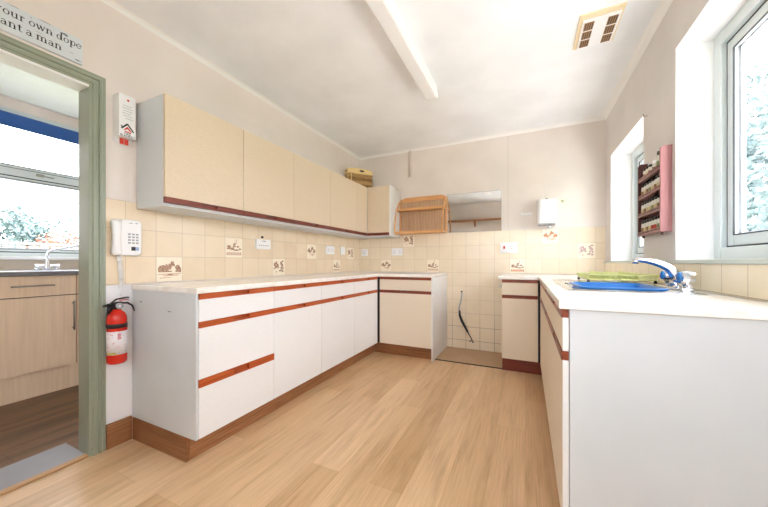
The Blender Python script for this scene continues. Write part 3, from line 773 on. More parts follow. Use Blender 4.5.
B('button_row', M['plastic_grey'], [(XL + .034, XL + .035, 1.876 + k * .024, 1.888 + k * .024, 1.168, 1.178) for k in range(5)], t)
bm = new_bm(); lathe(bm, [(.009, .0), (.010, .010), (.006, .016), (0, .016)], 12, (XL + .0062, 1.935, 1.247), 'x'); obj('knob', bm, M['black'], t)
plate('double_socket', 'l', 2.862, 3.025, 1.122, 1.218, 'white double socket on the left wall tiles, near the far corner', 'socket', 'double')
plate('light_switch', 'l', 3.165, 3.262, 1.125, 1.222, 'white single switch on the left wall tiles, right of the double socket', 'switch', 'switch')
plate('single_socket', 'b', -2.062, -1.970, 1.114, 1.208, 'white single socket on the back wall tiles tight in the left corner', 'socket', 'single')
plate('double_socket', 'b', -1.606, -1.455, 1.117, 1.212, 'white double socket on the back wall under the narrow wall cabinet', 'socket', 'double')
plate('cooker_switch', 'b', -.268, -.085, 1.131, 1.250, 'white cooker switch and socket with an orange rocker, above the appliance gap', 'switch', 'cooker', .022)

# ---------------------------------------------------------------- mirror
t = thing('mirror', 'frameless rectangular mirror on the back wall beside the bamboo rack', 'mirror', (-.56, YB, 1.385))
B('mirror_glass', M['mirror'], [(-.868, -.256, YB - .006, YB - .001, 1.389, 1.847)], t)
B('edge', M['mirror_edge'], [(-.870, -.868, YB - .0062, YB - .001, 1.388, 1.849), (-.256, -.254, YB - .0062, YB - .001, 1.388, 1.849), (-.870, -.254, YB - .0062, YB - .001, 1.847, 1.849), (-.870, -.254, YB - .0062, YB - .001, 1.388, 1.389)], t)

# shelf on the wall behind the camera (seen in the mirror)
t = thing('wall_shelf', 'pine shelf on a bracket, seen reflected in the mirror', 'shelf', (-1.2, YF, 2.05))
B('shelf_board', M['shelf_wood'], [(-2.05, -.42, YF, YF + .16, 2.035, 2.065)], t)
for x in (-1.85, -1.14):
    B('bracket', M['shelf_wood'], [(x - .02, x + .02, YF, YF + .13, 2.005, 2.035), (x - .02, x + .02, YF, YF + .025, 1.90, 2.01)], t)

# ---------------------------------------------------------------- bamboo plate rack
t = thing('plate_rack', 'bamboo wall shelf rack with slatted back and curved sides beside the mirror', 'wall rack', (-1.18, YB, 1.385))
bk = YB - .008
bm = new_bm(); n = 28
for k in range(n):
    x = -1.462 + (1.462 - .895) * k / n
    box(bm, x + .0012, x + (1.462 - .895) / n - .0012, bk - .010, bk - .004, 1.40, 1.82)
obj('slatted_back', bm, M['slat'], t)
bm = new_bm(); prism(bm, [(-1.485, 1.80), (-.872, 1.80), (-.872, 1.825), (-.93, 1.855), (-1.40, 1.855), (-1.485, 1.825)], lambda u, v, d: (u, bk - .004 - d, v), .018); obj('top_rail', bm, M['bamboo'], t)
for x in (-1.488, -.890):
    B('upright', M['bamboo_v'], [(x, x + .02, bk - .024, bk, 1.388, 1.82)], t, bev=.002)
    xm = x + .010
    bm = new_bm()
    P = [(xm, bk - .020, 1.815), (xm, bk - .062, 1.785), (xm, bk - .112, 1.735), (xm, bk - .156, 1.66), (xm, bk - .188, 1.57), (xm, bk - .206, 1.48), (xm, bk - .208, 1.390)]
    tube(bm, P, .0095, 8); obj('curved_side', bm, M['bamboo_v'], t)
B('shelf', M['bamboo'], [(-1.482, -.878, bk - .150, bk - .012, 1.675, 1.690), (-1.482, -.878, bk - .158, bk - .146, 1.668, 1.696)], t, bev=.002)
B('shelf', M['bamboo'], [(-1.486, -.874, bk - .206, bk - .012, 1.384, 1.398), (-1.486, -.874, bk - .214, bk - .202, 1.380, 1.408)], t, bev=.002)

# ---------------------------------------------------------------- wicker basket on the wall cabinets
A = Vector((-1.985, 3.185, 0)); Bv = Vector((-1.797, 3.445, 0)); dv = (Bv - A).normalized(); nv = Vector((-dv.y, dv.x, 0)); Lb = (Bv - A).length; Db = .075
t = thing('wicker_basket', 'shallow wicker basket with a pale handle rim standing on the wall cabinets in the corner', 'basket', (-1.93, 3.3, 1.966))
def bp(a, d, z):
    p = A + dv * a + nv * d; return Vector((p.x, p.y, z))
ZB = 1.967
for par, nm, mk in ((0, 'woven_body', 'wicker'), (1, 'woven_band', 'wicker_light')):
    bm = new_bm()
    for k in range(8):
        if (k // 2) % 2 != par: continue
        z = ZB + .012 + k * .0205
        w = .006 * (k % 2)
        loop_tube(bm, [bp(0 - w, 0 - w, z), bp(Lb * .33, -.002 + w, z), bp(Lb * .66, -w, z), bp(Lb + w, 0 - w, z), bp(Lb + w, Db + w, z), bp(-w, Db + w, z)], .0115, 8)
    obj(nm, bm, M[mk], t)
bm = new_bm()
pl = lambda u, v, n: bp(u, -.012 + n, v)
prism(bm, [(-.012, ZB + 0.173), (Lb + .012, ZB + 0.173), (Lb + .012, ZB + 0.217), (Lb * .8, ZB + 0.233), (Lb * .2, ZB + 0.233), (-.012, ZB + 0.217)], pl, .010)
prism(bm, [(-.012, ZB + 0.173), (Lb + .012, ZB + 0.173), (Lb + .012, ZB + 0.217), (Lb * .8, ZB + 0.233), (Lb * .2, ZB + 0.233), (-.012, ZB + 0.217)], lambda u, v, n: bp(u, Db + .004 + n, v), .010)
prism(bm, [(-.012, ZB + 0.173), (Db + .012, ZB + 0.173), (Db + .012, ZB + 0.215), (-.012, ZB + 0.215)], lambda u, v, n: bp(-.012 + n, u, v), .010)
prism(bm, [(-.012, ZB + 0.173), (Db + .012, ZB + 0.173), (Db + .012, ZB + 0.215), (-.012, ZB + 0.215)], lambda u, v, n: bp(Lb + .002 + n, u, v), .010)
for a, d in ((0, 0), (Lb * .12, -.006), (Lb, 0), (Lb, Db), (0, Db)):
    tube(bm, [bp(a, d, ZB), bp(a, d, ZB + .185)], .008, 8)
r = obj('rim', bm, M['straw'], t)
bm = new_bm()
prism(bm, [(Lb * .56 + .034 * math.cos(k * PI / 8), ZB + .205 + .012 * math.sin(k * PI / 8)) for k in range(16)], lambda u, v, n: bp(u, -.0125 - n, v), .001); obj('handle_hole', bm, M['dark'], r)
bm = new_bm()
prism(bm, [(Db * .5 + .022 * math.cos(k * PI / 8), ZB + .195 + .010 * math.sin(k * PI / 8)) for k in range(16)], lambda u, v, n: bp(-.0125 - n, u, v), .001); obj('handle_hole', bm, M['dark'], r)

# ---------------------------------------------------------------- spice rack with jars
t = thing('spice_rack', 'pink-sided wooden spice rack with four shelves between the two windows', 'spice rack', (XR, 2.33, 1.2))
SX0, SY0, SY1 = .668, 2.145, 2.520
zs = (1.207, 1.325, 1.440, 1.553)
for y in (SY0, SY1 - .012):
    bm = new_bm(); prism(bm, [(SX0 - .002, 1.198), (XR - .001, 1.198), (XR - .001, 1.668), (SX0 + .010, 1.668), (SX0 - .002, 1.655)], lambda u, v, n: (u, y + n, v), .012); obj('side_panel', bm, M['pink_wood' if y == SY0 else 'red_wood'], t)
B('backboard', M['red_wood'], [(XR - .007, XR - .001, SY0 + .012, SY1 - .012, 1.205, 1.60)], t)
for z in zs:
    s = B('shelf', M['rail_pink'], [(SX0, XR - .007, SY0 + .012, SY1 - .012, z - .008, z)], t)
    bm = new_bm(); box(bm, SX0 - .002, SX0 + .002, SY0 + .012, SY1 - .012, z + .012, z + .017); box(bm, SX0 - .002, SX0 + .003, SY0 + .012, SY1 - .012, z - .008, z + .003)
    for k in range(12):
        y = SY0 + .025 + k * .0298
        box(bm, SX0 - .002, SX0 + .002, y, y + .006, z + .003, z + .013)
    obj('gallery_rail', bm, M['rail_pink'], s)
for y in (SY0 + .03, SY1 - .05):
    bm = new_bm(); lathe(bm, [(.0, 1.181), (.007, 1.184), (.008, 1.190), (.004, 1.198)], 10, (SX0 + .015, y, 0)); obj('peg', bm, M['red_wood'], t)
def make_jar(r, h, spice, lid_m):
    j = bpy.data.objects.new('spice_jar', None); C.objects.link(j); LOC[j] = (0, 0, 0)
    bm = new_bm(); lathe(bm, [(r * .9, 0), (r, .004), (r, h * .55), (r * .98, h * .80), (r * .72, h * .90), (r * .72, h * .95)], 14); obj('jar_body', bm, M['jar_glass'], j)
    bm = new_bm(); lathe(bm, [(r * 1.012, .006), (r * 1.015, .008), (r * 1.015, h * .50), (r * 1.012, h * .52)], 14); obj('contents', bm, M[spice], j)
    bm = new_bm(); lathe(bm, [(r * .86, h * .84), (r * .88, h * .86), (r * .88, h * 1.06), (r * .80, h * 1.08), (0, h * 1.08)], 14); obj('lid', bm, M[lid_m], j)
    return j
protos = {}
ordn = ['nearest', 'second', 'third', 'fourth', 'fifth', 'sixth', 'seventh', 'farthest']
srow = ['bottom', 'second lowest', 'second highest', 'top']
sp_name = {'spice_a': 'pale', 'spice_b': 'brown', 'spice_c': 'red', 'spice_d': 'olive'}
def place_jar(key, loc, label):
    if key not in protos:
        j = protos[key] = make_jar(*key)
    else:
        src = protos[key]; j = src.copy(); C.objects.link(j)
        for ch in list(src.children):
            c = ch.copy(); C.objects.link(c); c.parent = j
    j.location = loc; tag(j, label, 'spice jar', 'spice jars in the pink rack')
seqs = (['spice_a', 'spice_d', 'spice_c', 'spice_c', 'spice_a', 'spice_b', 'spice_a', 'spice_b'], ['spice_a', 'spice_b', 'spice_a', 'spice_d', 'spice_a', 'spice_a', 'spice_b', 'spice_a'], ['spice_a', 'spice_a', 'spice_b', 'spice_a', 'spice_d', 'spice_b', 'spice_a', 'spice_b'])
for i in range(3):
    for k in range(8):
        y = SY0 + .037 + k * .0425
        place_jar((.0165, .082, seqs[i][k], 'black'), (SX0 + .0225, y, zs[i] + .0005), f'small {sp_name[seqs[i][k]]} spice jar, {ordn[k]} from near end, {srow[i]} shelf of pink rack')
for k, (y, r, h, s) in enumerate(((SY0 + .038, .0170, .108, 'spice_a'), (SY0 + .082, .0170, .100, 'spice_d'), (SY0 + .150, .0155, .070, 'spice_b'), (SY0 + .215, .0165, .066, 'spice_b'), (SY0 + .262, .0165, .066, 'spice_a'), (SY0 + .308, .0165, .066, 'spice_b'))):
    place_jar((r, h, s, 'black' if k != 2 else 'plastic'), (SX0 + .0225, y, zs[3] + .0005), ['tall pale spice jar with a black lid at the near end of the top shelf', 'tall olive spice jar beside the nearest jar on the top shelf', 'spice jar with a white lid in the middle of the top shelf', 'short brown spice jar, third from the far end of the top shelf', 'short pale spice jar, second from the far end of the top shelf', 'short brown spice jar at the far end of the top shelf'][k])

# ---------------------------------------------------------------- sign over the doorway (serif letters as strokes)
def arc(cx, cy, rx, ry, a0, a1, n=14): return [(cx + rx * math.cos(math.radians(a0 + (a1 - a0) * k / n)), cy + ry * math.sin(math.radians(a0 + (a1 - a0) * k / n))) for k in range(n + 1)]
TK, TN = .21, .09
def stem(x, y0, y1): return ('s', [(x, y0), (x, y1)], TK)
def ser(x0, x1, y): return ('s', [(x0, y), (x1, y)], TN)
GL = {
 'o': (1.0, [('o', .50, .5, .43, .5)]),
 'u': (1.16, [stem(.25, .25, 1), ('s', arc(.53, .25, .28, .22, 180, 310), .12), stem(.84, 0, 1), ser(.06, .30, .97), ser(.65, .88, .97), ser(.84, 1.08, .03)]),
 'r': (.84, [stem(.27, 0, 1), ser(.05, .52, .03), ser(.05, .30, .97), ('s', arc(.52, .60, .22, .33, 160, 60), .10), ('s', [(.62, .86), (.70, .80)], .2)]),
 'w': (1.42, [('s', [(.18, .97), (.48, .03)], TK), ('s', [(.48, .03), (.74, .9)], TN), ('s', [(.70, .97), (1.0, .03)], TK), ('s', [(1.0, .03), (1.26, .97)], TN), ser(.02, .34, .97), ser(.56, .84, .97), ser(1.12, 1.40, .97)]),
 'n': (1.16, [stem(.27, 0, 1), ser(.05, .48, .03), ser(.05, .30, .97), ('s', arc(.57, .68, .28, .28, 165, 0), .11), stem(.85, 0, .70), ser(.64, 1.07, .03)]),
 'd': (1.10, [('o', .46, .5, .38, .5), stem(.82, 0, 1.55), ser(.62, .84, 1.52), ser(.82, 1.05, .03)]),
 'p': (1.10, [stem(.27, -.5, 1), ser(.05, .50, -.47), ser(.05, .30, .97), ('o', .64, .5, .38, .5)]),
 'e': (.94, [('s', arc(.48, .5, .39, .46, 0, 320, 22), .12), ('s', [(.12, .52), (.86, .52)], TN)]),
 'a': (.96, [stem(.66, .08, .70), ('s', arc(.40, .68, .26, .28, 0, 150), .10), ('s', arc(.40, .28, .27, .26, 60, 320, 16), .12), ('s', [(.62, .14), (.74, .04), (.92, .06)], .09)]),
 't': (.70, [stem(.32, .2, 1.3), ('s', arc(.52, .22, .20, .19, 180, 320), .10), ser(.06, .66, .97)]),
 'm': (1.70, [stem(.27, 0, 1), ser(.05, .48, .03), ser(.05, .30, .97), ('s', arc(.55, .68, .27, .28, 165, 0), .11), stem(.82, 0, .70), ser(.62, 1.02, .03), ('s', arc(1.10, .68, .27, .28, 165, 0), .11), stem(1.37, 0, .70), ser(1.16, 1.60, .03)]),
 'y': (1.06, [('s', [(.18, .97), (.52, .05)], TK), ('s', [(.86, .97), (.50, -.05), (.36, -.42), (.16, -.44)], TN + .01), ser(.02, .36, .97), ser(.70, 1.02, .97)]),
 'l': (.56, [stem(.28, 0, 1.55), ser(.06, .52, .03), ser(.06, .30, 1.52)]),
 'G': (1.5, [('s', arc(.78, .74, .64, .72, 40, 320, 24), .15), stem(1.22, .2, .66), ser(1.0, 1.42, .66)]),
 ' ': (.42, []),
}
def stroke_poly(pts, w):
    Lp, Rp = [], []
    for i, p in enumerate(pts):
        a = Vector(pts[max(i - 1, 0)]); b = Vector(pts[min(i + 1, len(pts) - 1)]); d = (b - a).normalized(); n = Vector((-d.y, d.x)) * w / 2
        Lp.append((p[0] + n.x, p[1] + n.y)); Rp.append((p[0] - n.x, p[1] - n.y))
    return Lp, Rp
def text_width(s): return sum(GL[c][0] for c in s)
def write(bm, s, right, base, xh, place, thick=.0006):
    x = right - text_width(s) * xh
    for c in s:
        adv, st = GL[c]
        for k, e in enumerate(st):
            th = thick + .00004 * k
            if e[0] == 's':
                Lp, Rp = stroke_poly(e[1], e[2])
                for i in range(len(Lp) - 1):
                    prism(bm, [(x + a * xh, base + b * xh) for a, b in (Lp[i], Lp[i + 1], Rp[i + 1], Rp[i])], place, th)
            else:
                _, cx, cy, rx, ry = e
                n = 20
                for i in range(n):
                    q = []
                    for ang, inn in ((i, 0), (i + 1, 0), (i + 1, 1), (i, 1)):
                        a = 2 * PI * ang / n
                        q.append((x + (cx + (rx - inn * .17) * math.cos(a)) * xh, base + (cy + (ry - inn * .08) * math.sin(a)) * xh))
                    prism(bm, q, place, th)
        x += adv * xh
t = thing('wall_sign', 'distressed white wooden sign with dark lettering above the doorway', 'sign', (XL, .55, 2.05))
B('board', M['sign_board'], [(XL - .002, XL + .014, .29, .755, 2.050, 2.178)], t, bev=.0015)
fp = lambda u, v, n: (XL + .0141 + n, u, v)
bm = new_bm(); write(bm, 'Grow your own dope', .750, 2.126, .0226, fp); write(bm, 'plant a man', .678, 2.076, .0232, fp)
obj('lettering', bm, M['ink'], t)
bm = new_bm()
R = random.Random(11)
for cy, cz, ry, rz in ((.688, 2.163, .016, .008), (.735, 2.063, .018, .004), (.62, 2.176, .03, .0018), (.52, 2.176, .02, .0015), (.71, 2.086, .01, .0012), (.60, 2.112, .015, .001), (.575, 2.164, .003, .003)):
    prism(bm, [(cy + ry * math.cos(k * PI / 6) * (1 - .5 * R.random()), cz + rz * math.sin(k * PI / 6) * (1 - .5 * R.random())) for k in range(12)], fp, .0003)
obj('worn_patch', bm, M['sign_worn'], t)

# ---------------------------------------------------------------- fire blanket case
t = thing('fire_blanket_case', 'white upright fire blanket case with red pull tapes beside the doorway', 'fire blanket', (XL, .925, 1.70))
fx0, fx1, fy0, fy1, fz0, fz1 = XL - .002, XL + .068, .886, .964, 1.708, 1.965
B('case', M['plastic'], [(fx0, fx1, fy0, fy1, fz0 + .02, fz1), (fx0, fx0 + .004, fy0, fy1, fz0, fz0 + .02)], t, bev=.002)
fp = lambda u, v, n: (fx1 + .0001 + n, u, v)
ym = (fy0 + fy1) / 2
bm = new_bm()
prism(bm, [(ym - .032, 1.772), (ym - .004, 1.806), (ym + .003, 1.806), (ym + .033, 1.766), (ym + .026, 1.764), (ym, 1.797), (ym - .025, 1.770)], fp, .0004)
prism(bm, [(ym - .034, 1.788), (ym - .026, 1.788), (ym - .018, 1.779), (ym - .024, 1.775)], fp, .0005)
obj('roof_emblem', bm, M['black'], t)
bm = new_bm(); prism(bm, [(ym - .020, 1.766), (ym, 1.790), (ym + .022, 1.762), (ym + .012, 1.764), (ym, 1.776), (ym - .010, 1.768)], fp, .0006); prism(bm, [(ym - .014, 1.757), (ym + .016, 1.754), (ym + .016, 1.760), (ym - .014, 1.763)], fp, .0005)
obj('red_emblem', bm, M['red_print'], t)
bm = new_bm(); lathe(bm, [(.006, 0), (.006, .0005)], 12, (fx1, ym + .003, 1.937), 'x'); obj('red_dot', bm, M['red_print'], t)
bm = new_bm()
for k, (a, b) in enumerate(((.022, .020), (.026, .024), (.020, .026), (.025, .018), (.022, .022), (.012, .026))): box(bm, fx1, fx1 + .0004, ym - a, ym + b, 1.902 - k * .014, 1.9045 - k * .014)
obj('small_print', bm, M['plastic_grey'], t)
def font_text(s, size, place_m, m, parent, name='printed_words', ext=.0003):
    cu = bpy.data.curves.new('txt', 'FONT'); cu.body = s; cu.size = size; cu.extrude = ext; cu.align_x = 'CENTER'; cu.align_y = 'CENTER'
    o = bpy.data.objects.new('txt', cu); C.objects.link(o)
    dg = bpy.context.evaluated_depsgraph_get(); me = bpy.data.meshes.new_from_object(o.evaluated_get(dg))
    bpy.data.objects.remove(o); me.transform(place_m)
    bm = new_bm(); bm.from_mesh(me)
    return obj(name, bm, m, parent)
RL = Matrix(((0, 0, 1, 0), (1, 0, 0, 0), (0, 1, 0, 0), (0, 0, 0, 1)))     # text x->Y, y->Z, faces +X
font_text('FIRE', .017, Matrix.Translation((fx1 + .0004, ym, 1.747)) @ RL, M['ink'], t)
font_text('BLANKET', .0165, Matrix.Translation((fx1 + .0004, ym, 1.7355)) @ RL, M['black'], t)
for dy in (-.010, .012):
    bm = new_bm(); box(bm, fx0 + .030, fx0 + .033, ym + dy - .009, ym + dy + .009, fz0 - .012, fz0 + .022); obj('pull_tape', bm, M['red_print'], t)
bm = new_bm(); prism(bm, [(fy0, fz0 + .02), (fy1, fz0 + .02), (fy1 - .01, fz0 - .002), (ym, fz0 - .014), (fy0 + .01, fz0 - .002)], lambda u, v, n: (fx0 + .018 + n, u, v), .002); obj('inner_flap', bm, M['plastic'], t)

# ---------------------------------------------------------------- wall telephone
t = thing('wall_phone', 'white corded wall telephone with keypad on the tiles beside the doorway', 'telephone', (XL + .006, .95, 1.06))
px = XL + .0062
bm = new_bm(); prism(bm, rrect(.902, 1.012, 1.068, 1.272, .020, 5), lambda u, v, n: (px + n, u, v), .030)
o = obj('base', bm, M['plastic'], t); bv = o.modifiers.new('bevel', 'BEVEL'); bv.width = .007; bv.segments = 3; bv.limit_method = 'ANGLE'; bv.angle_limit = 1.0
bm = new_bm()
def hs(z): # waist of the handset
    q = abs(z - 1.168) / .1
    return q
sec = []
for k in range(17):
    z = 1.070 + .196 * k / 16; q = min(1, abs(z - 1.168) / .098)
    w = .024 - .007 * (1 - q * q); n0 = .018 + .016 * (1 - q ** 2); n1 = .050 + .010 * (1 - q * q)
    e = 1.0 if 0 < k < 16 else .55
    c = .886 - .004 * (1 - q * q); sec.append([bm.verts.new((px + n, c + y, z)) for y, n in ((-w * e, n0), (w * e, n0), (w * e, n1 - .008), (w * .6 * e, n1), (-w * .6 * e, n1), (-w * e, n1 - .008))])
for a, b in zip(sec, sec[1:]):
    for i in range(6):
        f = bm.faces.new((a[i], a[(i + 1) % 6], b[(i + 1) % 6], b[i])); f.smooth = True
bm.faces.new(sec[0]); bm.faces.new(sec[-1])
for zz in (1.085, 1.250): tube(bm, [(px + .008, .886, zz), (px + .022, .886, zz)], .018, 14)
obj('handset', bm, M['plastic'], t)
bm = new_bm()
for r in range(4):
    for c in range(3): box(bm, px + .029, px + .0335, .942 + c * .019, .955 + c * .019, 1.135 + r * .0165, 1.145 + r * .0165, bev=.0015)
obj('keypad', bm, M['plastic_grey'], t)
B('window_panel', M['black'], [(px + .029, px + .0312, .958, .978, 1.096, 1.118)], t)
B('window_panel', M['label_blue'], [(px + .029, px + .0314, .978, .995, 1.097, 1.117)], t)
B('vent_slot', M['ink'], [(px + .029, px + .0306, .978, .990, 1.252, 1.255), (px + .029, px + .0306, .948, .964, 1.252, 1.2545)], t)
bm = new_bm(); pts = []
for k in range(300):
    f = k / 299; a = 2 * PI * 19 * f; z = 1.072 - .185 * f; r = .0115
    pts.append((px + .020 + r * math.cos(a), .905 + .012 * f + r * math.sin(a), z))
pts += [(px + .02, .914, .86), (px + .012, .914, .84)]
tube(bm, pts, .0024, 5); obj('coiled_cord', bm, M['plastic'], t)

# ---------------------------------------------------------------- fire extinguisher
t = thing('fire_extinguisher', 'red fire extinguisher with black handle hanging beside the doorway', 'fire extinguisher', (XL, .905, .48))
ex, ey = XL + .060, .880
bm = new_bm(); lathe(bm, [(.036, .478), (.042, .484), (.0435, .492), (.0435, .715), (.041, .735), (.033, .752), (.020, .764), (.017, .772)], 28, (ex, ey, 0)); obj('cylinder', bm, M['red'], t)
bm = new_bm(); lathe(bm, [(.0442, .530), (.0442, .655)], 28, (ex, ey, 0)); o = obj('printed_label', bm, M['label'], t)
bm = new_bm(); R = random.Random(5)
def lab(bm, a0, a1, z0, z1, r=.0446):
    n = 4; v = [[bm.verts.new((ex + r * math.cos(a0 + (a1 - a0) * k / n), ey + r * math.sin(a0 + (a1 - a0) * k / n), z)) for k in range(n + 1)] for z in (z0, z1)]
    for k in range(n): bm.faces.new((v[0][k], v[0][k + 1], v[1][k + 1], v[1][k]))
bm2 = new_bm(); bm3 = new_bm(); bm4 = new_bm()
for k in range(34):
    a = -1.6 + 2.4 * R.random(); z = .540 + .105 * R.random(); w = .06 + .12 * R.random(); lab((bm, bm2, bm3)[k % 3], a, a + w, z, z + .003)
lab(bm2, -.35, -.05, .612, .645); lab(bm4, -1.5, -.5, .534, .542)
obj('print_line', bm, M['red_print'], o); obj('print_line', bm2, M['label_pink'], o); obj('print_line', bm3, M['label_blue'], o); obj('print_line', bm4, M['label_yellow'], o)
bm = new_bm(); lathe(bm, [(.0438, .672), (.0455, .674), (.0455, .694), (.0438, .696)], 28, (ex, ey, 0)); box(bm, XL + .001, ex - .03, ey - .012, ey + .012, .66, .71); box(bm, XL + .001, XL + .004, ey - .02, ey + .02, .60, .80); obj('strap_bracket', bm, M['black'], t)
bm = new_bm(); lathe(bm, [(.016, .770), (.017, .776), (.017, .800), (.012, .806)], 16, (ex, ey, 0)); box(bm, ex - .011, ex + .011, ey - .020, ey + .022, .790, .812, bev=.003); obj('valve_head', bm, M['black'], t)
bm = new_bm(); lathe(bm, [(.0165, .0), (.0165, .010), (.0135, .0105)], 20, (ex + .014, ey + .003, .790), 'x'); g = obj('gauge', bm, M['plastic_grey'], t)
bm = new_bm(); lathe(bm, [(.0135, .0100), (0.0, .0108)], 20, (ex + .014, ey + .003, .790), 'x'); obj('dial', bm, M['label'], g)
bm = new_bm(); tube(bm, [(ex, ey - .012, .798), (ex + .002, ey - .045, .796), (ex + .002, ey - .062, .795)], [.008, .0075, .006], 10); obj('nozzle', bm, M['black'], t)
bm = new_bm(); tube(bm, [(ex + .002, ey - .03, .806), (ex + .004, ey - .006, .826), (ex + .006, ey + .035, .832), (ex + .006, ey + .052, .832)], [.005, .007, .008, .007], 10, squash=.6); obj('lever', bm, M['black'], t)
bm = new_bm(); tube(bm, [(ex + .004, ey + .014, .804), (ex + .006, ey + .045, .802), (ex + .008, ey + .066, .786), (ex + .010, ey + .078, .752)], [.008, .009, .007, .004], 10, squash=.6); obj('carry_handle', bm, M['black'], t)
bm = new_bm(); tube(bm, [(ex + .010, ey + .008, .820), (ex + .012, ey + .050, .822)], .005, 8, squash=.5); obj('safety_tag', bm, M['red_print'], t)
bm = new_bm(); tube(bm, [(ex - .004, ey - .02, .790), (ex - .004, ey - .036, .776), (ex + .004, ey - .040, .750)], .008, 10); obj('hose', bm, M['black'], t)

# ---------------------------------------------------------------- loose cable in the appliance gap
t = thing('power_cable', 'loose black cable hanging from the tiles in the appliance gap', 'cable', (-.65, YB - .007, .15))
bm = new_bm(); tube(bm, [(-.697, YB - .014, .676), (-.694, YB - .02, .655), (-.700, YB - .03, .58), (-.722, YB - .03, .50), (-.728, YB - .03, .44), (-.710, YB - .03, .37), (-.668, YB - .03, .28), (-.628, YB - .03, .215)], .0075, 8); obj('cable', bm, M['plastic_grey'], t)
bm = new_bm(); tube(bm, [(-.716, YB - .032, .455), (-.716, YB - .034, .40), (-.690, YB - .034, .33), (-.622, YB - .034, .205)], [.007, .014, .016, .010], 8); obj('bound_end', bm, M['black'], t)
bm = new_bm(); tube(bm, [(-.622, YB - .034, .205), (-.585, YB - .03, .14), (-.570, YB - .03, .105)], .006, 6); tube(bm, [(-.605, YB - .03, .098), (-.572, YB - .03, .112), (-.556, YB - .03, .094), (-.572, YB - .03, .088)], .006, 6); obj('bare_wire', bm, M['ink'], t)
bm = new_bm(); lathe(bm, [(.0085, -.016), (.010, 0)], 10, (-.697, YB - .0061, .678), 'y'); obj('grommet', bm, M['black'], t)
bm = new_bm(); lathe(bm, [(.010, -.2325), (.012, -.230), (.012, -.216), (.008, -.2077)], 12, (0, 3.10, .805), 'x'); obj('side_knob', bm, M['plastic'], narrow)

# ---------------------------------------------------------------- kitchen units of the room beyond the doorway
FU = Front('y', -3.38, 1)
def bar(bm, p0, p1, out, r=.006):
    p0 = Vector(p0); p1 = Vector(p1); d = (p1 - p0).normalized(); o = Vector(out)
    tube(bm, [p0 + o, p1 + o], r, 8)
    for q in (p0 + d * .02, p1 - d * .02): tube(bm, [q, q + o], .005, 8)
for u0, u1, lab_, hinge in ((.19, .69, 'pale wood base cabinet in the next room, left of the tap', .62), (.69, 1.19, 'pale wood base cabinet with steel bar handles under the tap in the next room', 1.165), (1.19, 1.69, 'pale wood base cabinet in the next room, half hidden by the green door frame', 1.25), (1.69, 2.40, 'pale wood base cabinet in the next room, behind the wall', 1.80)):
    t = thing('base_cabinet', lab_, 'cabinet', (-3.7, (u0 + u1) / 2, 0), 'pale wood units in the next room')
    B('carcass', M['dark'], [FU.b(u0, u1, -.60, -.020, .194, .925)], t)  # coloured dark to draw the shaded gaps between the fronts
    B('kick_board', M['beech'], [FU.b(u0, u1, -.045, -.021, 0, .193)], t)
    d = B('drawer_front', M['beech'], [FU.b(u0 + .003, u1 - .003, -.018, 0, .768, .924)], t, bev=.001)
    bm = new_bm(); c = (u0 + u1) / 2; bar(bm, (-3.38, c - .112, .850), (-3.38, c + .112, .850), (.03, 0, 0)); obj('bar_handle', bm, M['nickel'], d)
    d = B('door', M['beech'], [FU.b(u0 + .003, u1 - .003, -.018, 0, .195, .761)], t, bev=.001)
    bm = new_bm(); bar(bm, (-3.38, hinge, .475), (-3.38, hinge, .715), (.03, 0, 0)); obj('bar_handle', bm, M['nickel'], d)
wt = B('worktop', M['slate'], [(-3.99, -3.352, -.5, 2.45, .928, .957)], None, (-3.7, 1, .93), bev=.002)
tag(wt, 'dark grey worktop with pale top under the window of the next room', 'worktop')
B('top_surface', M['slate_top'], [(-3.985, -3.356, -.495, 2.445, .9565, .960)], wt)
t = thing('swivel_tap', 'slim chrome tap with a long level spout in front of the next room window', 'tap', (-3.75, 1.13, .96))
bm = new_bm(); lathe(bm, [(.026, .961), (.024, .985), (.016, 1.02), (.013, 1.06), (.012, 1.075)], 16, (-3.75, 1.13, 0)); obj('body', bm, M['chrome'], t)
bm = new_bm(); tube(bm, [(-3.75, 1.13, 1.06), (-3.75, 1.132, 1.095), (-3.75, 1.142, 1.118), (-3.75, 1.165, 1.133), (-3.75, 1.25, 1.160), (-3.75, 1.34, 1.188), (-3.75, 1.40, 1.20)], [.011, .011, .011, .011, .010, .010, .010], 10); obj('spout', bm, M['chrome'], t)
for s in (-1, 1):
    bm = new_bm(); tube(bm, [(-3.75, 1.13 + s * .010, .995), (-3.75, 1.13 + s * .075, .995)], [.012, .015], 10); lathe(bm, [(.02, .961), (.014, .985)], 12, (-3.75, 1.13 + s * .06, 0)); obj('lever', bm, M['chrome'], t)
# roller blind
t = thing('roller_blind', 'rolled-up blue roller blind at the top of the next room window', 'blind', (XW + .05, 1.1, 2.18))
bm = new_bm(); tube(bm, [(XW + .055, W3[0] + .02, 2.258), (XW + .055, W3[1] - .02, 2.258)], .034, 18); obj('roller', bm, M['blue_blind'], t)
B('fabric', M['blue_blind'], [(XW + .086, XW + .089, W3[0] + .03, W3[1] - .03, 2.175, 2.262)], t)
bm = new_bm(); tube(bm, [(XW + .0875, W3[0] + .03, 2.172), (XW + .0875, W3[1] - .03, 2.172)], .008, 10); obj('bottom_bar', bm, M['blue_blind'], t)
B('bracket', M['white_gloss'], [(XW + .013, XW + .10, W3[0] + .012, W3[0] + .020, 2.22, 2.30), (XW + .013, XW + .10, W3[1] - .020, W3[1] - .012, 2.22, 2.30)], t)

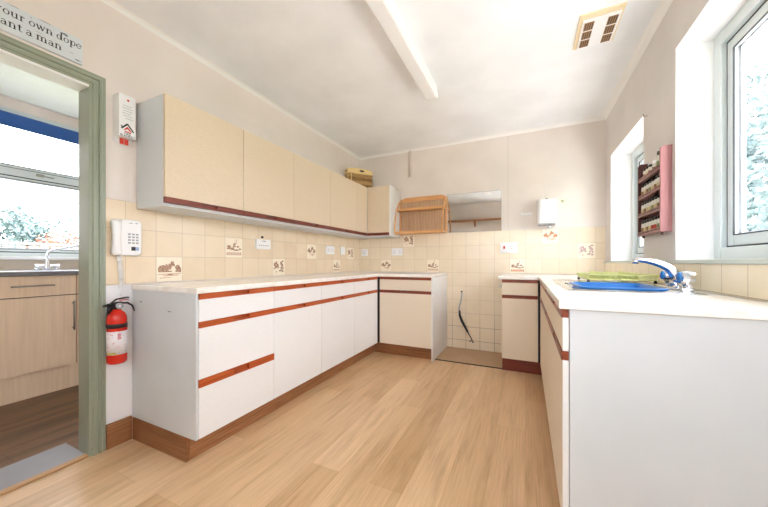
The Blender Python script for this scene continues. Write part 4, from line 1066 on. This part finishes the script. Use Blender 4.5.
# ---------------------------------------------------------------- outdoors
struct(B('ground_bounce', M['paving_bounce'], [(.96, 5.2, -25, 40, -.26, -.24), (-4.12, .96, -8, -.46, -.26, -.24)]))  # unseen pale slabs added to bounce light onto the ceiling
struct(B('ground', M['grass'], [(-40, -4.12, -25, 40, -.35, -.25), (.96, 40, -25, 40, -.35, -.25), (-4.12, .96, -25, -8, -.35, -.25), (-4.12, .96, 3.9, 40, -.35, -.25)]))
def tree(cx, cy, h, rad, mk, label, n=2600, leaf=.11, trunk=.09, low=.25, seed=1, name='garden_tree', cat='tree', group=None):
    R = random.Random(seed); z0 = -.25
    t = thing(name, label, cat, (cx, cy, z0), group)
    bm = new_bm(); top = z0 + h * .8
    tube(bm, [(cx, cy, z0), (cx + .03, cy, z0 + h * .3), (cx - .03, cy + .03, top)], [trunk, trunk * .7, trunk * .2], 8)
    for k in range(6):
        a = R.random() * 6.28; zb = z0 + h * (low + .1 + .08 * k)
        tube(bm, [(cx, cy, zb), (cx + rad * .45 * math.cos(a), cy + rad * .45 * math.sin(a), zb + h * .12), (cx + rad * .8 * math.cos(a), cy + rad * .8 * math.sin(a), zb + h * .18)], [trunk * .4, trunk * .25, trunk * .08], 6)
    obj('trunk', bm, M['bark'], t)
    verts = []; faces = []
    cl = []
    for k in range(26):
        while True:
            p = Vector((R.uniform(-1, 1), R.uniform(-1, 1), R.uniform(-1, 1)))
            if .25 < p.length < 1: break
        cl.append((Vector((cx + p.x * rad * .8, cy + p.y * rad * .8, z0 + h * (low + (1 - low) * .5) + p.z * h * (1 - low) * .45)), rad * R.uniform(.28, .45)))
    for k in range(n):
        c, r = R.choice(cl)
        d = Vector((R.gauss(0, 1), R.gauss(0, 1), R.gauss(0, 1))).normalized() * r * R.random() ** .4
        p = c + d; u = Vector((R.gauss(0, 1), R.gauss(0, 1), R.gauss(0, .6))).normalized(); w = u.cross(Vector((R.gauss(0, 1), R.gauss(0, 1), R.gauss(0, 1)))).normalized(); s = leaf * R.uniform(.6, 1.2)
        i = len(verts); verts += [p - u * s, p + w * s * .45, p + u * s, p - w * s * .45]; faces.append((i, i + 1, i + 2, i + 3))
    me = bpy.data.meshes.new('foliage'); o0 = Vector(LOC[t]); me.from_pydata([v - o0 for v in verts], [], faces); me.materials.append(M[mk])
    o = bpy.data.objects.new('foliage', me); C.objects.link(o); o.parent = t
TG = 'trees in the gardens outside'
tree(4.2, 8.2, 5.4, 1.5, 'leaf_blue', 'blue-green tree filling the near right-hand window', 5000, .09, seed=2, low=.08, group=TG)
tree(7.6, 10.4, 6.6, 1.7, 'leaf_green', 'tall green tree behind the blue-green one outside the right window', 4200, .12, seed=3, low=.12, group=TG)
tree(5.2, 12.6, 7.0, 1.7, 'leaf_blue', 'large distant tree outside the right-hand windows', 4200, .14, seed=4, low=.12, group=TG)
tree(3.0, 16.5, 5.0, 1.7, 'leaf_green', 'green tree seen through the small far window on the right', 3000, .13, seed=5, low=.1, group=TG)
tree(7.2, 5.2, 5.5, 1.6, 'leaf_blue', 'blue-green tree at the near side of the garden, right', 3600, .11, seed=6, low=.12, group=TG)
tree(2.9, 5.9, 1.0, .45, 'leaf_yellow', 'low bright shrub below the trees outside the right window', 1800, .05, .03, seed=12, low=.05, name='garden_shrub', cat='shrub')
tree(-12.4, 1.6, 3.6, 1.15, 'leaf_yellow', 'yellow-green tree beyond the fence outside the left window', 4000, .08, seed=7, low=.2, group=TG)
tree(-14.8, 3.9, 3.3, 1.1, 'leaf_blue', 'grey-green tree beyond the fence outside the left window', 3400, .09, seed=8, low=.1, group=TG)
tree(-11.2, 3.6, 2.15, .75, 'leaf_rust', 'rust-red shrub beyond the fence outside the left window', 2600, .07, .05, seed=9, low=.1, name='garden_shrub', cat='shrub')
tree(-13.0, 5.9, 2.3, .8, 'leaf_green', 'green shrub right of the rust-red one beyond the fence', 2600, .08, .05, seed=10, low=.1, name='garden_shrub', cat='shrub')
# garden fence
t = thing('garden_fence', 'white boarded garden fence with cap rail outside the left window', 'fence', (-9, 2.8, -.25))
for k in range(44):
    y = -.6 + k * .16
    if k % 4 == 0: B('post', M['fence'], [(-9.10, -9.03, y - .025, y + .025, -.25, 1.38)], t)
    B('board', M['fence'], [(-9.03, -9.005, y + .018, y + .142, -.20, 1.36)], t)
B('cap_rail', M['fence'], [(-9.10, -8.97, -.65, 6.5, 1.38, 1.42)], t)
B('backing_rail', M['fence_gap'], [(-9.05, -9.03, -.6, 6.45, .9, 1.0), (-9.05, -9.03, -.6, 6.45, .1, .2)], t)

# ---------------------------------------------------------------- light, world, camera
w = bpy.data.worlds.new('World'); SC.world = w; w.use_nodes = True
bg = w.node_tree.nodes['Background']; bg.inputs['Color'].default_value = (.92, .955, 1.0, 1); bg.inputs['Strength'].default_value = 8.5
sun = bpy.data.lights.new('Sun', 'SUN'); sun.energy = 26; sun.angle = .03; sun.color = (1, 1, 1)
so = bpy.data.objects.new('Sun', sun); C.objects.link(so); so.rotation_euler = (math.radians(-32), 0, math.radians(-2))

cam = bpy.data.cameras.new('Camera'); co = bpy.data.objects.new('Camera', cam); C.objects.link(co)
co.location = (0, 0, 1.0295); co.rotation_euler = (PI / 2, 0, .4393)
cam.sensor_width = 36; cam.sensor_fit = 'HORIZONTAL'; cam.lens = 302.6252 / 768 * 36
cam.shift_y = (262.18 - 253.5) / 768
cam.clip_start = .02; cam.clip_end = 200
SC.camera = co
vs = SC.view_settings
vs.view_transform = 'Standard'; vs.look = 'None'; vs.gamma = 1; vs.exposure = 0.26; vs.use_curve_mapping = False
try:
    SC.cycles.use_denoising = True
    SC.cycles.max_bounces = 24; SC.cycles.diffuse_bounces = 14; SC.cycles.transparent_max_bounces = 24; SC.cycles.glossy_bounces = 8
    SC.cycles.sample_clamp_indirect = 20
except Exception: pass
